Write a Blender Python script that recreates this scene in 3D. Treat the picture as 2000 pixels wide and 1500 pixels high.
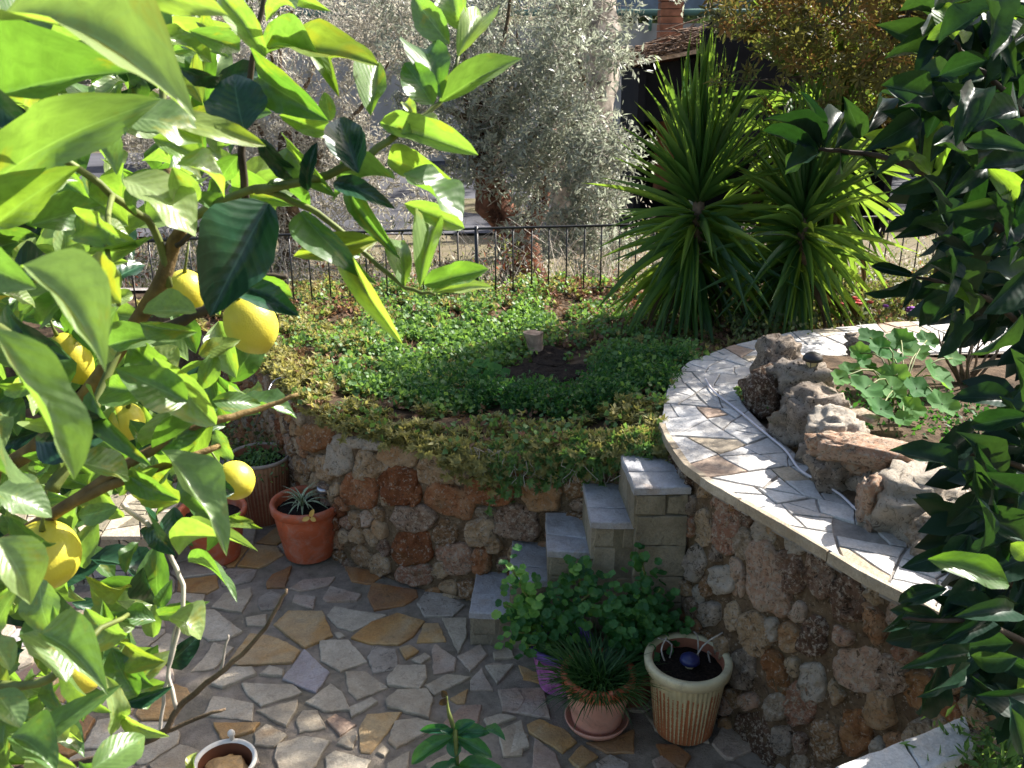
import bpy, math, random
import numpy as np
from mathutils import Vector, Matrix, noise as mn
rnd = random.Random(7)
rng = np.random.default_rng(7)
SC = bpy.context.scene
COL = SC.collection
for o in list(bpy.data.objects): bpy.data.objects.remove(o)

# ------------------------------------------------------------------ camera, light, exposure
F, TH, H = 1800.0, math.radians(20), 2.35
cam = bpy.data.cameras.new('camera'); camo = bpy.data.objects.new('camera', cam); COL.objects.link(camo)
camo.location = (0, 0, H); camo.rotation_euler = (math.radians(70), 0, 0)
cam.sensor_width = 36; cam.lens = 36 * F / 2000; cam.clip_end = 500; cam.clip_start = 0.05
cam.dof.use_dof = True; cam.dof.focus_distance = 2.2; cam.dof.aperture_fstop = 16
SC.camera = camo
SUN = Vector((0.82, 0.57, 0.78)).normalized()
w = bpy.data.worlds.new('World'); SC.world = w; w.use_nodes = True
nt = w.node_tree; bg = nt.nodes['Background']
sky = nt.nodes.new('ShaderNodeTexSky'); sky.sky_type = 'NISHITA'; sky.sun_disc = False
sky.sun_elevation = math.asin(SUN.z); sky.sun_rotation = math.atan2(SUN.x, SUN.y)
nt.links.new(sky.outputs[0], bg.inputs[0]); sky.air_density = 1.0; sky.dust_density = 3.5; sky.ozone_density = 0.4; bg.inputs[1].default_value = 0.088
sl = bpy.data.lights.new('sun', 'SUN'); sl.energy = 5.0; sl.angle = math.radians(0.53); sl.color = (1, 0.955, 0.88)
so = bpy.data.objects.new('sun', sl); COL.objects.link(so); so.rotation_euler = SUN.to_track_quat('Z', 'Y').to_euler()
vs = SC.view_settings; vs.view_transform = 'Standard'; vs.look = 'None'; vs.gamma = 1; vs.use_curve_mapping = False
vs.exposure = 1.5
SC.cycles.max_bounces = 8; SC.cycles.transmission_bounces = 6; SC.cycles.diffuse_bounces = 4; SC.cycles.caustics_reflective = False
try:
    SC.cycles.use_denoising = True
except Exception: pass

# ------------------------------------------------------------------ point helpers (used at build time to place things on real planes)
CT, ST = math.cos(TH), math.sin(TH)
def ray(px, py):
    v = (750 - py) / F
    return Vector(((px - 1000) / F, CT + v * ST, -ST + v * CT))
def onz(px, py, z):
    d = ray(px, py); return d * ((z - H) / d.z) + Vector((0, 0, H))
def ony(px, py, y):
    d = ray(px, py); return d * (y / d.y) + Vector((0, 0, H))
def at(px, py, dep):
    return ray(px, py) * dep + Vector((0, 0, H))

# ------------------------------------------------------------------ materials
def mat(name, rough=0.6, spec=0.5):
    m = bpy.data.materials.new(name); m.use_nodes = True
    b = m.node_tree.nodes['Principled BSDF']; b.inputs['Roughness'].default_value = rough
    b.inputs['Specular IOR Level'].default_value = spec
    return m, m.node_tree, b
def N(nt, t, **k):
    n = nt.nodes.new('ShaderNode' + t)
    for a, v in k.items(): setattr(n, a, v)
    return n
def noise(nt, scale, detail=4, rough=0.55, vec=None, dist=0):
    n = N(nt, 'TexNoise'); n.inputs['Scale'].default_value = scale; n.inputs['Detail'].default_value = detail
    n.inputs['Roughness'].default_value = rough; n.inputs['Distortion'].default_value = dist
    if vec is None: vec = N(nt, 'TexCoord').outputs['Object']
    nt.links.new(vec, n.inputs['Vector']); return n.outputs['Fac']
def ramp(nt, fac, stops, interp='LINEAR'):
    r = N(nt, 'ValToRGB'); e = r.color_ramp.elements; r.color_ramp.interpolation = interp
    while len(e) < len(stops): e.new(0.5)
    for i, (p, c) in enumerate(stops):
        e[i].position = p; e[i].color = (c[0], c[1], c[2], 1) if hasattr(c, '__len__') else (c, c, c, 1)
    nt.links.new(fac, r.inputs[0]); return r.outputs[0]
def mix(nt, fac, a, b, mode='MIX'):
    m = N(nt, 'Mix', data_type='RGBA', blend_type=mode)
    for s, v in ((0, fac), (6, a), (7, b)):
        if isinstance(v, (int, float)): m.inputs[s].default_value = v
        elif isinstance(v, tuple): m.inputs[s].default_value = (*v, 1)
        else: nt.links.new(v, m.inputs[s])
    return m.outputs[2]
def math_(nt, op, a, b=0.0, c=None):
    m = N(nt, 'Math', operation=op)
    for i, v in enumerate((a, b, c)):
        if v is None: continue
        if isinstance(v, (int, float)): m.inputs[i].default_value = v
        else: nt.links.new(v, m.inputs[i])
    return m.outputs[0]
def bump(nt, b, h, strength=0.5, dist=0.01):
    n = N(nt, 'Bump'); n.inputs['Strength'].default_value = strength; n.inputs['Distance'].default_value = dist
    nt.links.new(h, n.inputs['Height']); nt.links.new(n.outputs[0], b.inputs['Normal'])
def rand(nt): return N(nt, 'ObjectInfo').outputs['Random']
def flat(name, col, rough=0.6, spec=0.5, metal=0, var=0.12, scale=30, bmp=0.0, bs=60, dirt=0.0):
    m, nt, b = mat(name, rough, spec); b.inputs['Metallic'].default_value = metal
    f = noise(nt, scale, 5)
    lo = tuple(c * (1 - var * 2) for c in col); hi = tuple(min(1, c * (1 + var * 1.5)) for c in col)
    c = ramp(nt, f, [(0.3, lo), (0.7, hi)])
    if dirt:
        c = mix(nt, math_(nt, 'MULTIPLY', ramp(nt, noise(nt, 14, 7, .75, None, 1.0), [(.48, 0), (.66, 1)]), dirt), c, (0.42, 0.34, 0.28))
        c = mix(nt, math_(nt, 'MULTIPLY', ramp(nt, noise(nt, 9, 7, .8, None, .5), [(.52, 0), (.64, 1)]), dirt), c, (0.10, 0.075, 0.05))
    nt.links.new(c, b.inputs['Base Color'])
    if bmp: bump(nt, b, noise(nt, bs, 6, 0.65), bmp, 0.01)
    return m
def stone_mat(name, cols, lichen=0.25, pits=0.5, bs=45, bd=0.02):
    """weathered limestone: large patches between three colours, pale lichen specks, pits with their shade painted dark"""
    m, nt, b = mat(name, 0.9, 0.2)
    r = rand(nt)
    f1 = noise(nt, 11, 5, 0.65, dist=0.6)
    v = math_(nt, 'ADD', f1, math_(nt, 'MULTIPLY', math_(nt, 'SUBTRACT', r, 0.5), 0.55))
    c = ramp(nt, v, [(0.28, cols[0]), (0.5, cols[1]), (0.72, cols[2])])
    f2 = noise(nt, 62, 7, 0.75)
    li = ramp(nt, f2, [(0.60 - lichen * 0.28, 0), (0.65 - lichen * 0.26, 1)])
    c = mix(nt, math_(nt, 'MULTIPLY', li, 0.85), c, (0.56, 0.47, 0.37))
    f3 = noise(nt, 42, 7, 0.8, dist=1.5)
    pk = ramp(nt, f3, [(0.40, 1), (0.47, 0)])
    c = mix(nt, math_(nt, 'MULTIPLY', pk, min(1, pits * 1.5)), c, (0.045, 0.03, 0.02))  # shade inside the pits put into the colour, carries the relief
    mo = ramp(nt, noise(nt, 5, 4), [(0.55, 0), (0.75, 1)])
    c = mix(nt, math_(nt, 'MULTIPLY', mo, 0.35), c, (0.10, 0.10, 0.035))
    nt.links.new(c, b.inputs['Base Color'])
    hgt = math_(nt, 'ADD', math_(nt, 'MULTIPLY', f3, 0.8), math_(nt, 'MULTIPLY', f2, 0.5))
    bump(nt, b, hgt, 1.0, bd)
    return m
M = {}
M['rust'] = stone_mat('rust_stone', [(0.24, 0.085, 0.034), (0.43, 0.18, 0.08), (0.50, 0.29, 0.16)], 0.14)
M['orange'] = stone_mat('orange_stone', [(0.33, 0.15, 0.062), (0.49, 0.27, 0.125), (0.54, 0.38, 0.23)], 0.16, 0.35)
M['tan'] = stone_mat('tan_stone', [(0.29, 0.165, 0.08), (0.48, 0.32, 0.18), (0.57, 0.43, 0.28)], 0.3)
M['pale'] = stone_mat('pale_stone', [(0.38, 0.29, 0.20), (0.50, 0.43, 0.34), (0.56, 0.50, 0.42)], 0.35, 0.4)
M['pink'] = stone_mat('pink_stone', [(0.40, 0.20, 0.125), (0.54, 0.34, 0.23), (0.60, 0.45, 0.34)], 0.35, 0.5)
M['darkst'] = stone_mat('dark_stone', [(0.12, 0.07, 0.045), (0.25, 0.15, 0.10), (0.40, 0.28, 0.20)], 0.3, 0.7)
M['grey'] = stone_mat('grey_rock', [(0.20, 0.155, 0.115), (0.37, 0.30, 0.235), (0.48, 0.41, 0.34)], 0.15, 0.9)
def mortar_mat(name, col, moss=0.4, bs=70):
    m, nt, b = mat(name, 0.95, 0.15)
    f = noise(nt, 14, 6, 0.7)
    lo = tuple(c * 0.5 for c in col)
    c = ramp(nt, f, [(0.3, lo), (0.65, col)])
    mo = ramp(nt, noise(nt, 4.5, 5, 0.6), [(0.45, 0), (0.62, 1)])
    c = mix(nt, math_(nt, 'MULTIPLY', mo, moss), c, (0.085, 0.085, 0.03))
    nt.links.new(c, b.inputs['Base Color']); bump(nt, b, noise(nt, bs, 7, 0.75), 0.8, 0.012)
    return m
M['mortar'] = stone_mat('wall_mortar', [(0.11, 0.07, 0.04), (0.20, 0.135, 0.08), (0.27, 0.20, 0.125)], 0.05, 0.5)
M['pmortar'] = mortar_mat('patio_mortar', (0.38, 0.32, 0.255), 0.3, 120)
M['cement'] = mortar_mat('path_cement', (0.46, 0.42, 0.38), 0.1, 120)
M['stepcement'] = mortar_mat('step_cement', (0.27, 0.235, 0.17), 0.3, 90)
def slab_mat(name, cols, rust=0.35, rough=0.62, stain=0.35):
    """crazy paving slab: smooth pale stone, ochre iron veins, small dark stains"""
    m, nt, b = mat(name, rough, 0.35)
    r = rand(nt); tc = N(nt, 'TexCoord').outputs['Object']
    ad = N(nt, 'VectorMath', operation='ADD'); nt.links.new(tc, ad.inputs[0])
    cb = N(nt, 'CombineXYZ'); nt.links.new(math_(nt, 'MULTIPLY', r, 13), cb.inputs[2]); nt.links.new(cb.outputs[0], ad.inputs[1])
    v = ad.outputs[0]
    f1 = noise(nt, 5, 5, 0.6, v, 1.0)
    c = ramp(nt, math_(nt, 'ADD', f1, math_(nt, 'MULTIPLY', math_(nt, 'SUBTRACT', r, 0.5), 0.3)), [(0.3, cols[0]), (0.5, cols[1]), (0.72, cols[2])])
    rs = ramp(nt, noise(nt, 3.2, 4, 0.55, v, 1.6), [(0.6 - rust * 0.3, 0), (0.78, 1)])
    c = mix(nt, math_(nt, 'MULTIPLY', rs, 0.55), c, (0.44, 0.25, 0.09))
    st = ramp(nt, noise(nt, 26, 7, 0.8, v, 0.8), [(0.36, 1), (0.45, 0)])
    c = mix(nt, math_(nt, 'MULTIPLY', ramp(nt, noise(nt, 6, 6, 0.7, tc), [(0.42, 1), (0.6, 0)]), 0.35), c, (0.22, 0.18, 0.13))
    c = mix(nt, math_(nt, 'MULTIPLY', st, stain), c, (0.07, 0.055, 0.045))
    c = mix(nt, 1.0, c, ramp(nt, noise(nt, 60, 7, 0.8, v, 1.5), [(0.3, 0.68), (0.55, 1.0), (0.75, 1.12)]), 'MULTIPLY')
    nt.links.new(c, b.inputs['Base Color'])
    bump(nt, b, math_(nt, 'ADD', noise(nt, 18, 6, 0.6, v), math_(nt, 'MULTIPLY', noise(nt, 90, 4, 0.6, v), 0.4)), 0.8, 0.012)
    return m
M['s_c'] = slab_mat('cream_slab', [(0.41, 0.33, 0.23), (0.50, 0.42, 0.31), (0.56, 0.49, 0.38)], 0.05)
M['s_o'] = slab_mat('ochre_slab', [(0.36, 0.17, 0.05), (0.50, 0.29, 0.10), (0.54, 0.40, 0.22)], 0.6)
M['s_l'] = slab_mat('lilac_slab', [(0.30, 0.26, 0.27), (0.40, 0.35, 0.36), (0.46, 0.42, 0.41)], 0.0)
M['s_p'] = slab_mat('pinkish_slab', [(0.34, 0.22, 0.16), (0.46, 0.34, 0.26), (0.50, 0.42, 0.34)], 0.3, stain=0.6)
M['s_d'] = slab_mat('stained_slab', [(0.22, 0.18, 0.14), (0.38, 0.33, 0.27), (0.48, 0.43, 0.37)], 0.15, stain=0.95)
M['s_r'] = slab_mat('rusty_slab', [(0.20, 0.075, 0.025), (0.36, 0.15, 0.05), (0.40, 0.24, 0.12)], 0.6, stain=0.6)
M['marble'] = slab_mat('white_marble', [(0.50, 0.49, 0.48), (0.62, 0.61, 0.60), (0.70, 0.69, 0.67)], -0.1, 0.5, 0.2)
M['tread_shaded'] = slab_mat('shaded_tread_marble', [(0.34, 0.34, 0.36), (0.43, 0.43, 0.45), (0.50, 0.50, 0.51)], -0.1, 0.5, 0.3)  # greyer copy of the marble, the steps' shade put into its colour
M['block'] = slab_mat('cut_block', [(0.17, 0.15, 0.10), (0.28, 0.245, 0.17), (0.36, 0.32, 0.24)], 0.0, 0.8, 0.55)

def leaf_mat(name, top, glow, mixf=0.5, rough=0.38, spec=0.5, blot=0.0, veins=True, var=0.25, yellow=(0.42, 0.36, 0.02), bm=0.5, attr=False):
    """waxy leaf: reflective upper surface plus light let through from the far side; UV x = across (0..1), y = along"""
    m, nt, b = mat(name, rough, spec)
    out = nt.nodes['Material Output']
    r = rand(nt)
    if attr:
        a = N(nt, 'Attribute', attribute_name='rnd'); r = a.outputs['Fac']
    tc = N(nt, 'TexCoord')
    bright = math_(nt, 'ADD', math_(nt, 'MULTIPLY', r, 2 * var), 1 - var)
    def shade(col):
        h = N(nt, 'HueSaturation'); h.inputs['Color'].default_value = (*col, 1)
        nt.links.new(bright, h.inputs['Value'])
        nt.links.new(math_(nt, 'ADD', math_(nt, 'MULTIPLY', r, -0.035), 0.515), h.inputs['Hue'])
        return h.outputs[0]
    ct, cg = shade(top), shade(glow)
    if veins:
        sx = N(nt, 'SeparateXYZ'); nt.links.new(tc.outputs['UV'], sx.inputs[0])
        ac = math_(nt, 'ABSOLUTE', math_(nt, 'SUBTRACT', sx.outputs[0], 0.5))
        mid = ramp(nt, ac, [(0.0, 1), (0.022, 0)])
        ph = math_(nt, 'SUBTRACT', math_(nt, 'MULTIPLY', sx.outputs[1], 9.0), math_(nt, 'MULTIPLY', ac, 5.0))
        sv = math_(nt, 'SINE', math_(nt, 'MULTIPLY', ph, 6.283))
        svr = ramp(nt, sv, [(0.90, 0), (1.0, 1)])
        ct = mix(nt, math_(nt, 'MULTIPLY', mid, 0.6), ct, tuple(min(1, c * 2.2 + 0.05) for c in top))
        mot = ramp(nt, noise(nt, 7, 5, 0.65, tc.outputs['UV'], 0.6), [(0.3, 0.72), (0.6, 1.0), (0.8, 1.2)])
        ct = mix(nt, 1.0, ct, mot, 'MULTIPLY'); cg = mix(nt, 1.0, cg, mot, 'MULTIPLY')
        ct = mix(nt, math_(nt, 'MULTIPLY', svr, 0.16), ct, tuple(min(1, c * 2 + 0.03) for c in top))
        cg = mix(nt, math_(nt, 'MULTIPLY', mid, 0.45), cg, tuple(min(1, c * 1.25 + 0.05) for c in glow))
        cg = mix(nt, math_(nt, 'MULTIPLY', svr, 0.22), cg, tuple(c * 0.6 for c in glow))
        hgt = math_(nt, 'ADD', math_(nt, 'MULTIPLY', sv, 0.5), math_(nt, 'MULTIPLY', noise(nt, 9, 3, 0.5, tc.outputs['UV']), 1.2))
        bump(nt, b, hgt, bm * 0.3, 0.002)
    if blot:
        off = N(nt, 'VectorMath', operation='ADD'); nt.links.new(tc.outputs['UV'], off.inputs[0])
        cb = N(nt, 'CombineXYZ'); nt.links.new(math_(nt, 'MULTIPLY', r, 37), cb.inputs[2]); nt.links.new(cb.outputs[0], off.inputs[1])
        f = noise(nt, 2.2, 4, 0.6, off.outputs[0], 0.5)
        y = ramp(nt, f, [(0.60 - blot * 0.12, 0), (0.74 - blot * 0.12, 1)])
        cg = mix(nt, math_(nt, 'MULTIPLY', y, 0.75), cg, (0.42, 0.42, 0.02))
        ct = mix(nt, math_(nt, 'MULTIPLY', y, 0.5), ct, yellow)
        br = ramp(nt, f, [(0.755, 0), (0.80, 1)])
        cg = mix(nt, br, cg, (0.30, 0.12, 0.02)); ct = mix(nt, br, ct, (0.22, 0.09, 0.02))
    nt.links.new(ct, b.inputs['Base Color'])
    tr = N(nt, 'BsdfTranslucent'); nt.links.new(cg, tr.inputs[0])
    mx = N(nt, 'MixShader'); mx.inputs[0].default_value = mixf
    nt.links.new(b.outputs[0], mx.inputs[1]); nt.links.new(tr.outputs[0], mx.inputs[2]); nt.links.new(mx.outputs[0], out.inputs[0])
    return m
M['lemon_young'] = leaf_mat('young_lemon_leaf', (0.23, 0.33, 0.13), (0.30, 0.54, 0.05), 0.47, 0.36, 1.0, blot=0.3)
M['lemon_yellow'] = leaf_mat('yellowing_lemon_leaf', (0.18, 0.27, 0.06), (0.27, 0.42, 0.03), 0.5, 0.4, 0.6, blot=0.7)
M['lemon_mature'] = leaf_mat('mature_lemon_leaf', (0.105, 0.20, 0.06), (0.24, 0.48, 0.035), 0.44, 0.38, 0.8, blot=0.1)
M['lemon_old'] = leaf_mat('dark_lemon_leaf', (0.022, 0.075, 0.035), (0.02, 0.07, 0.012), 0.18, 0.3, 0.5)
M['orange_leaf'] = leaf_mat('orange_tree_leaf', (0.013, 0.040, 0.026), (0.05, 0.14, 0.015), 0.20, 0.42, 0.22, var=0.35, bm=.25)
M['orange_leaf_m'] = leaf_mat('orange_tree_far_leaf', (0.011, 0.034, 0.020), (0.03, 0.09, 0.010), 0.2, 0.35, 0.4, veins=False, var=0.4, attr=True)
M['orange_young'] = leaf_mat('young_orange_leaf', (0.08, 0.19, 0.04), (0.28, 0.52, 0.03), 0.5, 0.35, 0.5)
M['yucca_leaf'] = leaf_mat('yucca_blade', (0.05, 0.13, 0.035), (0.28, 0.46, 0.045), 0.38, 0.36, 0.5, veins=False, var=0.3)
M['olive_leaf'] = leaf_mat('olive_leaf', (0.24, 0.26, 0.21), (0.38, 0.42, 0.32), 0.42, 0.42, 0.7, veins=False, var=0.5, attr=True)
M['dry_leaf'] = leaf_mat('dry_twig_leaf', (0.42, 0.40, 0.35), (0.54, 0.52, 0.42), 0.45, 0.5, 0.5, veins=False, var=0.5, attr=True)
M['ochre_leaf'] = leaf_mat('ochre_leaf', (0.17, 0.105, 0.035), (0.24, 0.155, 0.04), 0.45, 0.5, 0.3, veins=False, var=0.5, attr=True)
M['ochre_green'] = leaf_mat('ochre_green_leaf', (0.10, 0.10, 0.035), (0.19, 0.20, 0.04), 0.45, 0.5, 0.3, veins=False, var=0.4, attr=True)
M['sedum'] = leaf_mat('sedum_leaf', (0.27, 0.26, 0.10), (0.46, 0.44, 0.11), 0.38, 0.6, 0.3, veins=False, var=0.55, attr=True)
M['red_sedum'] = leaf_mat('red_sedum_leaf', (0.26, 0.13, 0.08), (0.40, 0.22, 0.10), 0.3, 0.5, 0.4, veins=False, var=0.5, attr=True)
M['clover'] = leaf_mat('clover_leaf', (0.11, 0.215, 0.07), (0.24, 0.44, 0.07), 0.38, 0.5, 0.4, veins=False, var=0.4, attr=True)
M['feather'] = leaf_mat('feather_leaf', (0.028, 0.10, 0.03), (0.08, 0.25, 0.03), 0.35, 0.5, 0.3, veins=False, var=0.4, attr=True)
M['weed'] = leaf_mat('weed_leaf', (0.10, 0.13, 0.05), (0.24, 0.28, 0.06), 0.3, 0.55, 0.3, veins=False, var=0.5, attr=True)
M['litter'] = leaf_mat('dead_leaf', (0.22, 0.13, 0.075), (0.20, 0.12, 0.05), 0.2, 0.7, 0.2, veins=False, var=0.6, attr=True)
M['geranium'] = leaf_mat('geranium_leaf', (0.045, 0.155, 0.04), (0.14, 0.34, 0.035), 0.35, 0.5, 0.35, veins=False, var=0.35)
M['geranium_sunlit'] = leaf_mat('sunlit_geranium_leaf', (0.16, 0.36, 0.08), (0.30, 0.55, 0.06), 0.4, 0.5, 0.35, veins=False, var=0.3)  # sunlit copy of the geranium leaf, brightness put into the colour
M['squash'] = leaf_mat('broad_leaf', (0.06, 0.18, 0.05), (0.20, 0.44, 0.05), 0.4, 0.7, 0.15, veins=False, var=0.3)
M['grassy'] = leaf_mat('tuft_blade', (0.035, 0.10, 0.03), (0.10, 0.24, 0.03), 0.3, 0.45, 0.4, veins=False, var=0.4, attr=True)
M['teal_leaf'] = leaf_mat('sapling_leaf', (0.025, 0.12, 0.07), (0.10, 0.34, 0.03), 0.3, 0.3, 0.5)
M['far_tree'] = leaf_mat('far_tree_leaf', (0.07, 0.10, 0.05), (0.14, 0.20, 0.05), 0.25, 0.6, 0.3, veins=False, var=0.5, attr=True)
def striped_leaf():
    m, nt, b = mat('striped_spider_blade', 0.45, 0.4)
    tc = N(nt, 'TexCoord'); sx = N(nt, 'SeparateXYZ'); nt.links.new(tc.outputs['UV'], sx.inputs[0])
    ac = math_(nt, 'ABSOLUTE', math_(nt, 'SUBTRACT', sx.outputs[0], 0.5))
    nt.links.new(ramp(nt, ac, [(0.22, (0.10, 0.20, 0.06)), (0.30, (0.60, 0.62, 0.42))]), b.inputs['Base Color'])
    return m
M['spider'] = striped_leaf()
M['bark'] = flat('grey_brown_bark', (0.14, 0.10, 0.065), 0.9, 0.2, var=0.3, scale=25, bmp=0.9, bs=40)
M['redbark'] = flat('red_brown_bark', (0.15, 0.07, 0.045), 0.95, 0.15, var=0.5, scale=9, bmp=1.0, bs=30)
M['twig'] = flat('pale_dry_twig', (0.46, 0.41, 0.35), 0.85, 0.2, var=0.3, scale=30)
M['lemon_bark'] = flat('lemon_branch_bark', (0.19, 0.125, 0.045), 0.75, 0.3, var=0.25, scale=40, bmp=0.5, bs=90)
M['green_twig'] = flat('green_lemon_twig', (0.13, 0.16, 0.035), 0.6, 0.4, var=0.2, scale=40)
M['dark_twig'] = flat('dark_twig', (0.06, 0.045, 0.03), 0.8, 0.3, var=0.25, scale=40)
def lemon_mat():
    m, nt, b = mat('lemon_rind', 0.42, 0.5)
    r = rand(nt)
    nt.links.new(ramp(nt, math_(nt, 'ADD', noise(nt, 12, 3), math_(nt, 'MULTIPLY', math_(nt, 'SUBTRACT', r, .5), .25)), [(0.3, (0.58, 0.47, 0.03)), (0.6, (0.66, 0.58, 0.07)), (0.8, (0.52, 0.56, 0.10))]), b.inputs['Base Color'])
    vo = N(nt, 'TexVoronoi'); vo.inputs['Scale'].default_value = 420; nt.links.new(N(nt, 'TexCoord').outputs['Object'], vo.inputs['Vector'])
    bump(nt, b, math_(nt, 'ADD', vo.outputs['Distance'], math_(nt, 'MULTIPLY', noise(nt, 90, 3), 2.0)), 0.22, 0.0008)
    b.inputs['Subsurface Weight'].default_value = 0.15; b.inputs['Subsurface Radius'].default_value = (0.01, 0.008, 0.002)
    return m
M['lemon'] = lemon_mat()
M['terra'] = flat('terracotta_plastic', (0.50, 0.115, 0.045), 0.55, 0.35, var=0.12, scale=8, bmp=0.15, bs=120, dirt=.35)
M['redclay'] = flat('dark_clay', (0.36, 0.085, 0.035), 0.6, 0.35, var=0.15, scale=8)
M['pinkpot'] = flat('faded_pink_plastic', (0.60, 0.30, 0.215), 0.5, 0.4, var=0.1, scale=10, dirt=.35)
M['purple'] = flat('purple_plastic', (0.115, 0.06, 0.26), 0.45, 0.5, var=0.15, scale=10)
M['magenta'] = flat('magenta_petal', (0.36, 0.12, 0.32), 0.6, 0.3, var=0.3, scale=30)
M['brownpot'] = flat('brown_plastic', (0.16, 0.06, 0.03), 0.55, 0.35, var=0.15, scale=10)
M['creamrim'] = flat('cream_plastic', (0.66, 0.58, 0.36), 0.5, 0.4, var=0.06, scale=15, dirt=.3)
M['potinside'] = flat('pot_inside_brown', (0.34, 0.13, 0.075), 0.7, 0.3, var=0.1, scale=15)
M['soil'] = flat('black_potting_soil', (0.022, 0.015, 0.011), 0.95, 0.2, var=0.5, scale=120, bmp=1.0, bs=90)
M['earth'] = flat('garden_earth', (0.10, 0.068, 0.043), 0.95, 0.15, var=0.35, scale=14, bmp=1.0, bs=50)
M['iron'] = flat('black_painted_iron', (0.018, 0.018, 0.02), 0.4, 0.5, var=0.2, scale=40)
M['cable'] = flat('white_cable', (0.66, 0.62, 0.66), 0.45, 0.5, var=0.05, scale=30)
M['navy'] = flat('navy_plastic', (0.02, 0.025, 0.10), 0.35, 0.5, var=0.1, scale=30)
M['amberglass'] = flat('pale_amber_shade', (0.52, 0.44, 0.24), 0.3, 0.6, var=0.08, scale=30)
M['steel'] = flat('brushed_steel', (0.42, 0.42, 0.46), 0.3, 0.5, 0.85, 0.1, 30)
M['petal'] = flat('yellow_petal', (0.62, 0.40, 0.10), 0.5, 0.4, var=0.1, scale=50)
M['redflower'] = flat('red_petal', (0.55, 0.06, 0.05), 0.6, 0.3, var=0.3, scale=60)
M['purpleflower'] = flat('purple_petal', (0.24, 0.05, 0.32), 0.6, 0.3, var=0.3, scale=60)
M['white'] = flat('white_ceramic', (0.72, 0.68, 0.60), 0.4, 0.5, var=0.06, scale=40)
M['lightwood'] = flat('cut_pale_wood', (0.44, 0.31, 0.22), 0.85, 0.2, var=0.3, scale=24, bmp=0.8, bs=40)
M['driftbark'] = flat('twisted_grey_bark', (0.32, 0.28, 0.24), 0.95, 0.15, var=0.5, scale=7, bmp=1.0, bs=12)
M['asphalt'] = flat('worn_asphalt', (0.07, 0.07, 0.08), 0.9, 0.25, var=0.25, scale=0.8, bmp=0.4, bs=30)
M['concrete'] = flat('pale_concrete', (0.44, 0.40, 0.36), 0.9, 0.2, var=0.12, scale=1.5, bmp=0.3, bs=12)
M['hill'] = mortar_mat('dry_hillside', (0.20, 0.165, 0.11), 0.6, 12)
M['brick'] = flat('brown_brick', (0.26, 0.12, 0.07), 0.9, 0.2, var=0.25, scale=6, bmp=0.5, bs=20)
M['tarp'] = flat('black_tarpaulin', (0.006, 0.006, 0.008), 0.8, 0.2, var=0.3, scale=3)
M['bluegrey'] = flat('blue_grey_sheet', (0.16, 0.20, 0.26), 0.5, 0.5, var=0.15, scale=3)
M['greenpipe'] = flat('green_painted_pipe', (0.12, 0.22, 0.17), 0.5, 0.4, var=0.1, scale=3)
M['brush'] = flat('dead_brushwood', (0.17, 0.11, 0.075), 0.9, 0.2, var=0.5, scale=12)
M['redleaf'] = leaf_mat('red_bush_leaf', (0.22, 0.07, 0.045), (0.4, 0.15, 0.05), 0.3, 0.5, 0.3, veins=False, var=0.5, attr=True)
M['steel_rim'] = flat('faded_rim', (0.36, 0.30, 0.24), .6, .3, var=.1, scale=20)
def drip_mat(ca=(0.44, 0.155, 0.06), cb_=(0.60, 0.50, 0.28)):
    m, nt, b = mat('drips_on_terracotta', 0.5, 0.4)
    tc = N(nt, 'TexCoord'); sx = N(nt, 'SeparateXYZ'); nt.links.new(tc.outputs['UV'], sx.inputs[0])
    u = math_(nt, 'MULTIPLY', sx.outputs[0], 46)
    s = math_(nt, 'ABSOLUTE', math_(nt, 'SUBTRACT', math_(nt, 'FRACT', u), 0.5))
    cb = N(nt, 'CombineXYZ'); nt.links.new(math_(nt, 'FLOOR', u), cb.inputs[0])
    wn = N(nt, 'TexWhiteNoise', noise_dimensions='1D'); nt.links.new(math_(nt, 'FLOOR', u), wn.inputs['W'])
    wv = noise(nt, 30, 4, 0.6, tc.outputs['UV'])
    wd = math_(nt, 'ADD', math_(nt, 'MULTIPLY', sx.outputs[1], 0.42), math_(nt, 'MULTIPLY', math_(nt, 'SUBTRACT', wn.outputs['Value'], 0.5), 0.30))
    wd = math_(nt, 'ADD', wd, math_(nt, 'MULTIPLY', math_(nt, 'SUBTRACT', wv, 0.5), 0.7))
    mk_ = math_(nt, 'GREATER_THAN', s, math_(nt, 'SUBTRACT', 0.46, wd))
    top = math_(nt, 'GREATER_THAN', math_(nt, 'ADD', sx.outputs[1], math_(nt, 'MULTIPLY', math_(nt, 'SUBTRACT', wn.outputs['Value'], 0.5), 0.1)), 0.80)
    mk_ = math_(nt, 'MAXIMUM', mk_, top)
    gr = ramp(nt, noise(nt, 9, 5, .7), [(.4, .75), (.65, 1.0)])
    nt.links.new(mix(nt, 1.0, mix(nt, mk_, ca, cb_), gr, 'MULTIPLY'), b.inputs['Base Color'])
    return m
M['drips'] = drip_mat(); M['drips_dark'] = drip_mat((0.30, 0.10, 0.05), (0.40, 0.22, 0.12))

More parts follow.
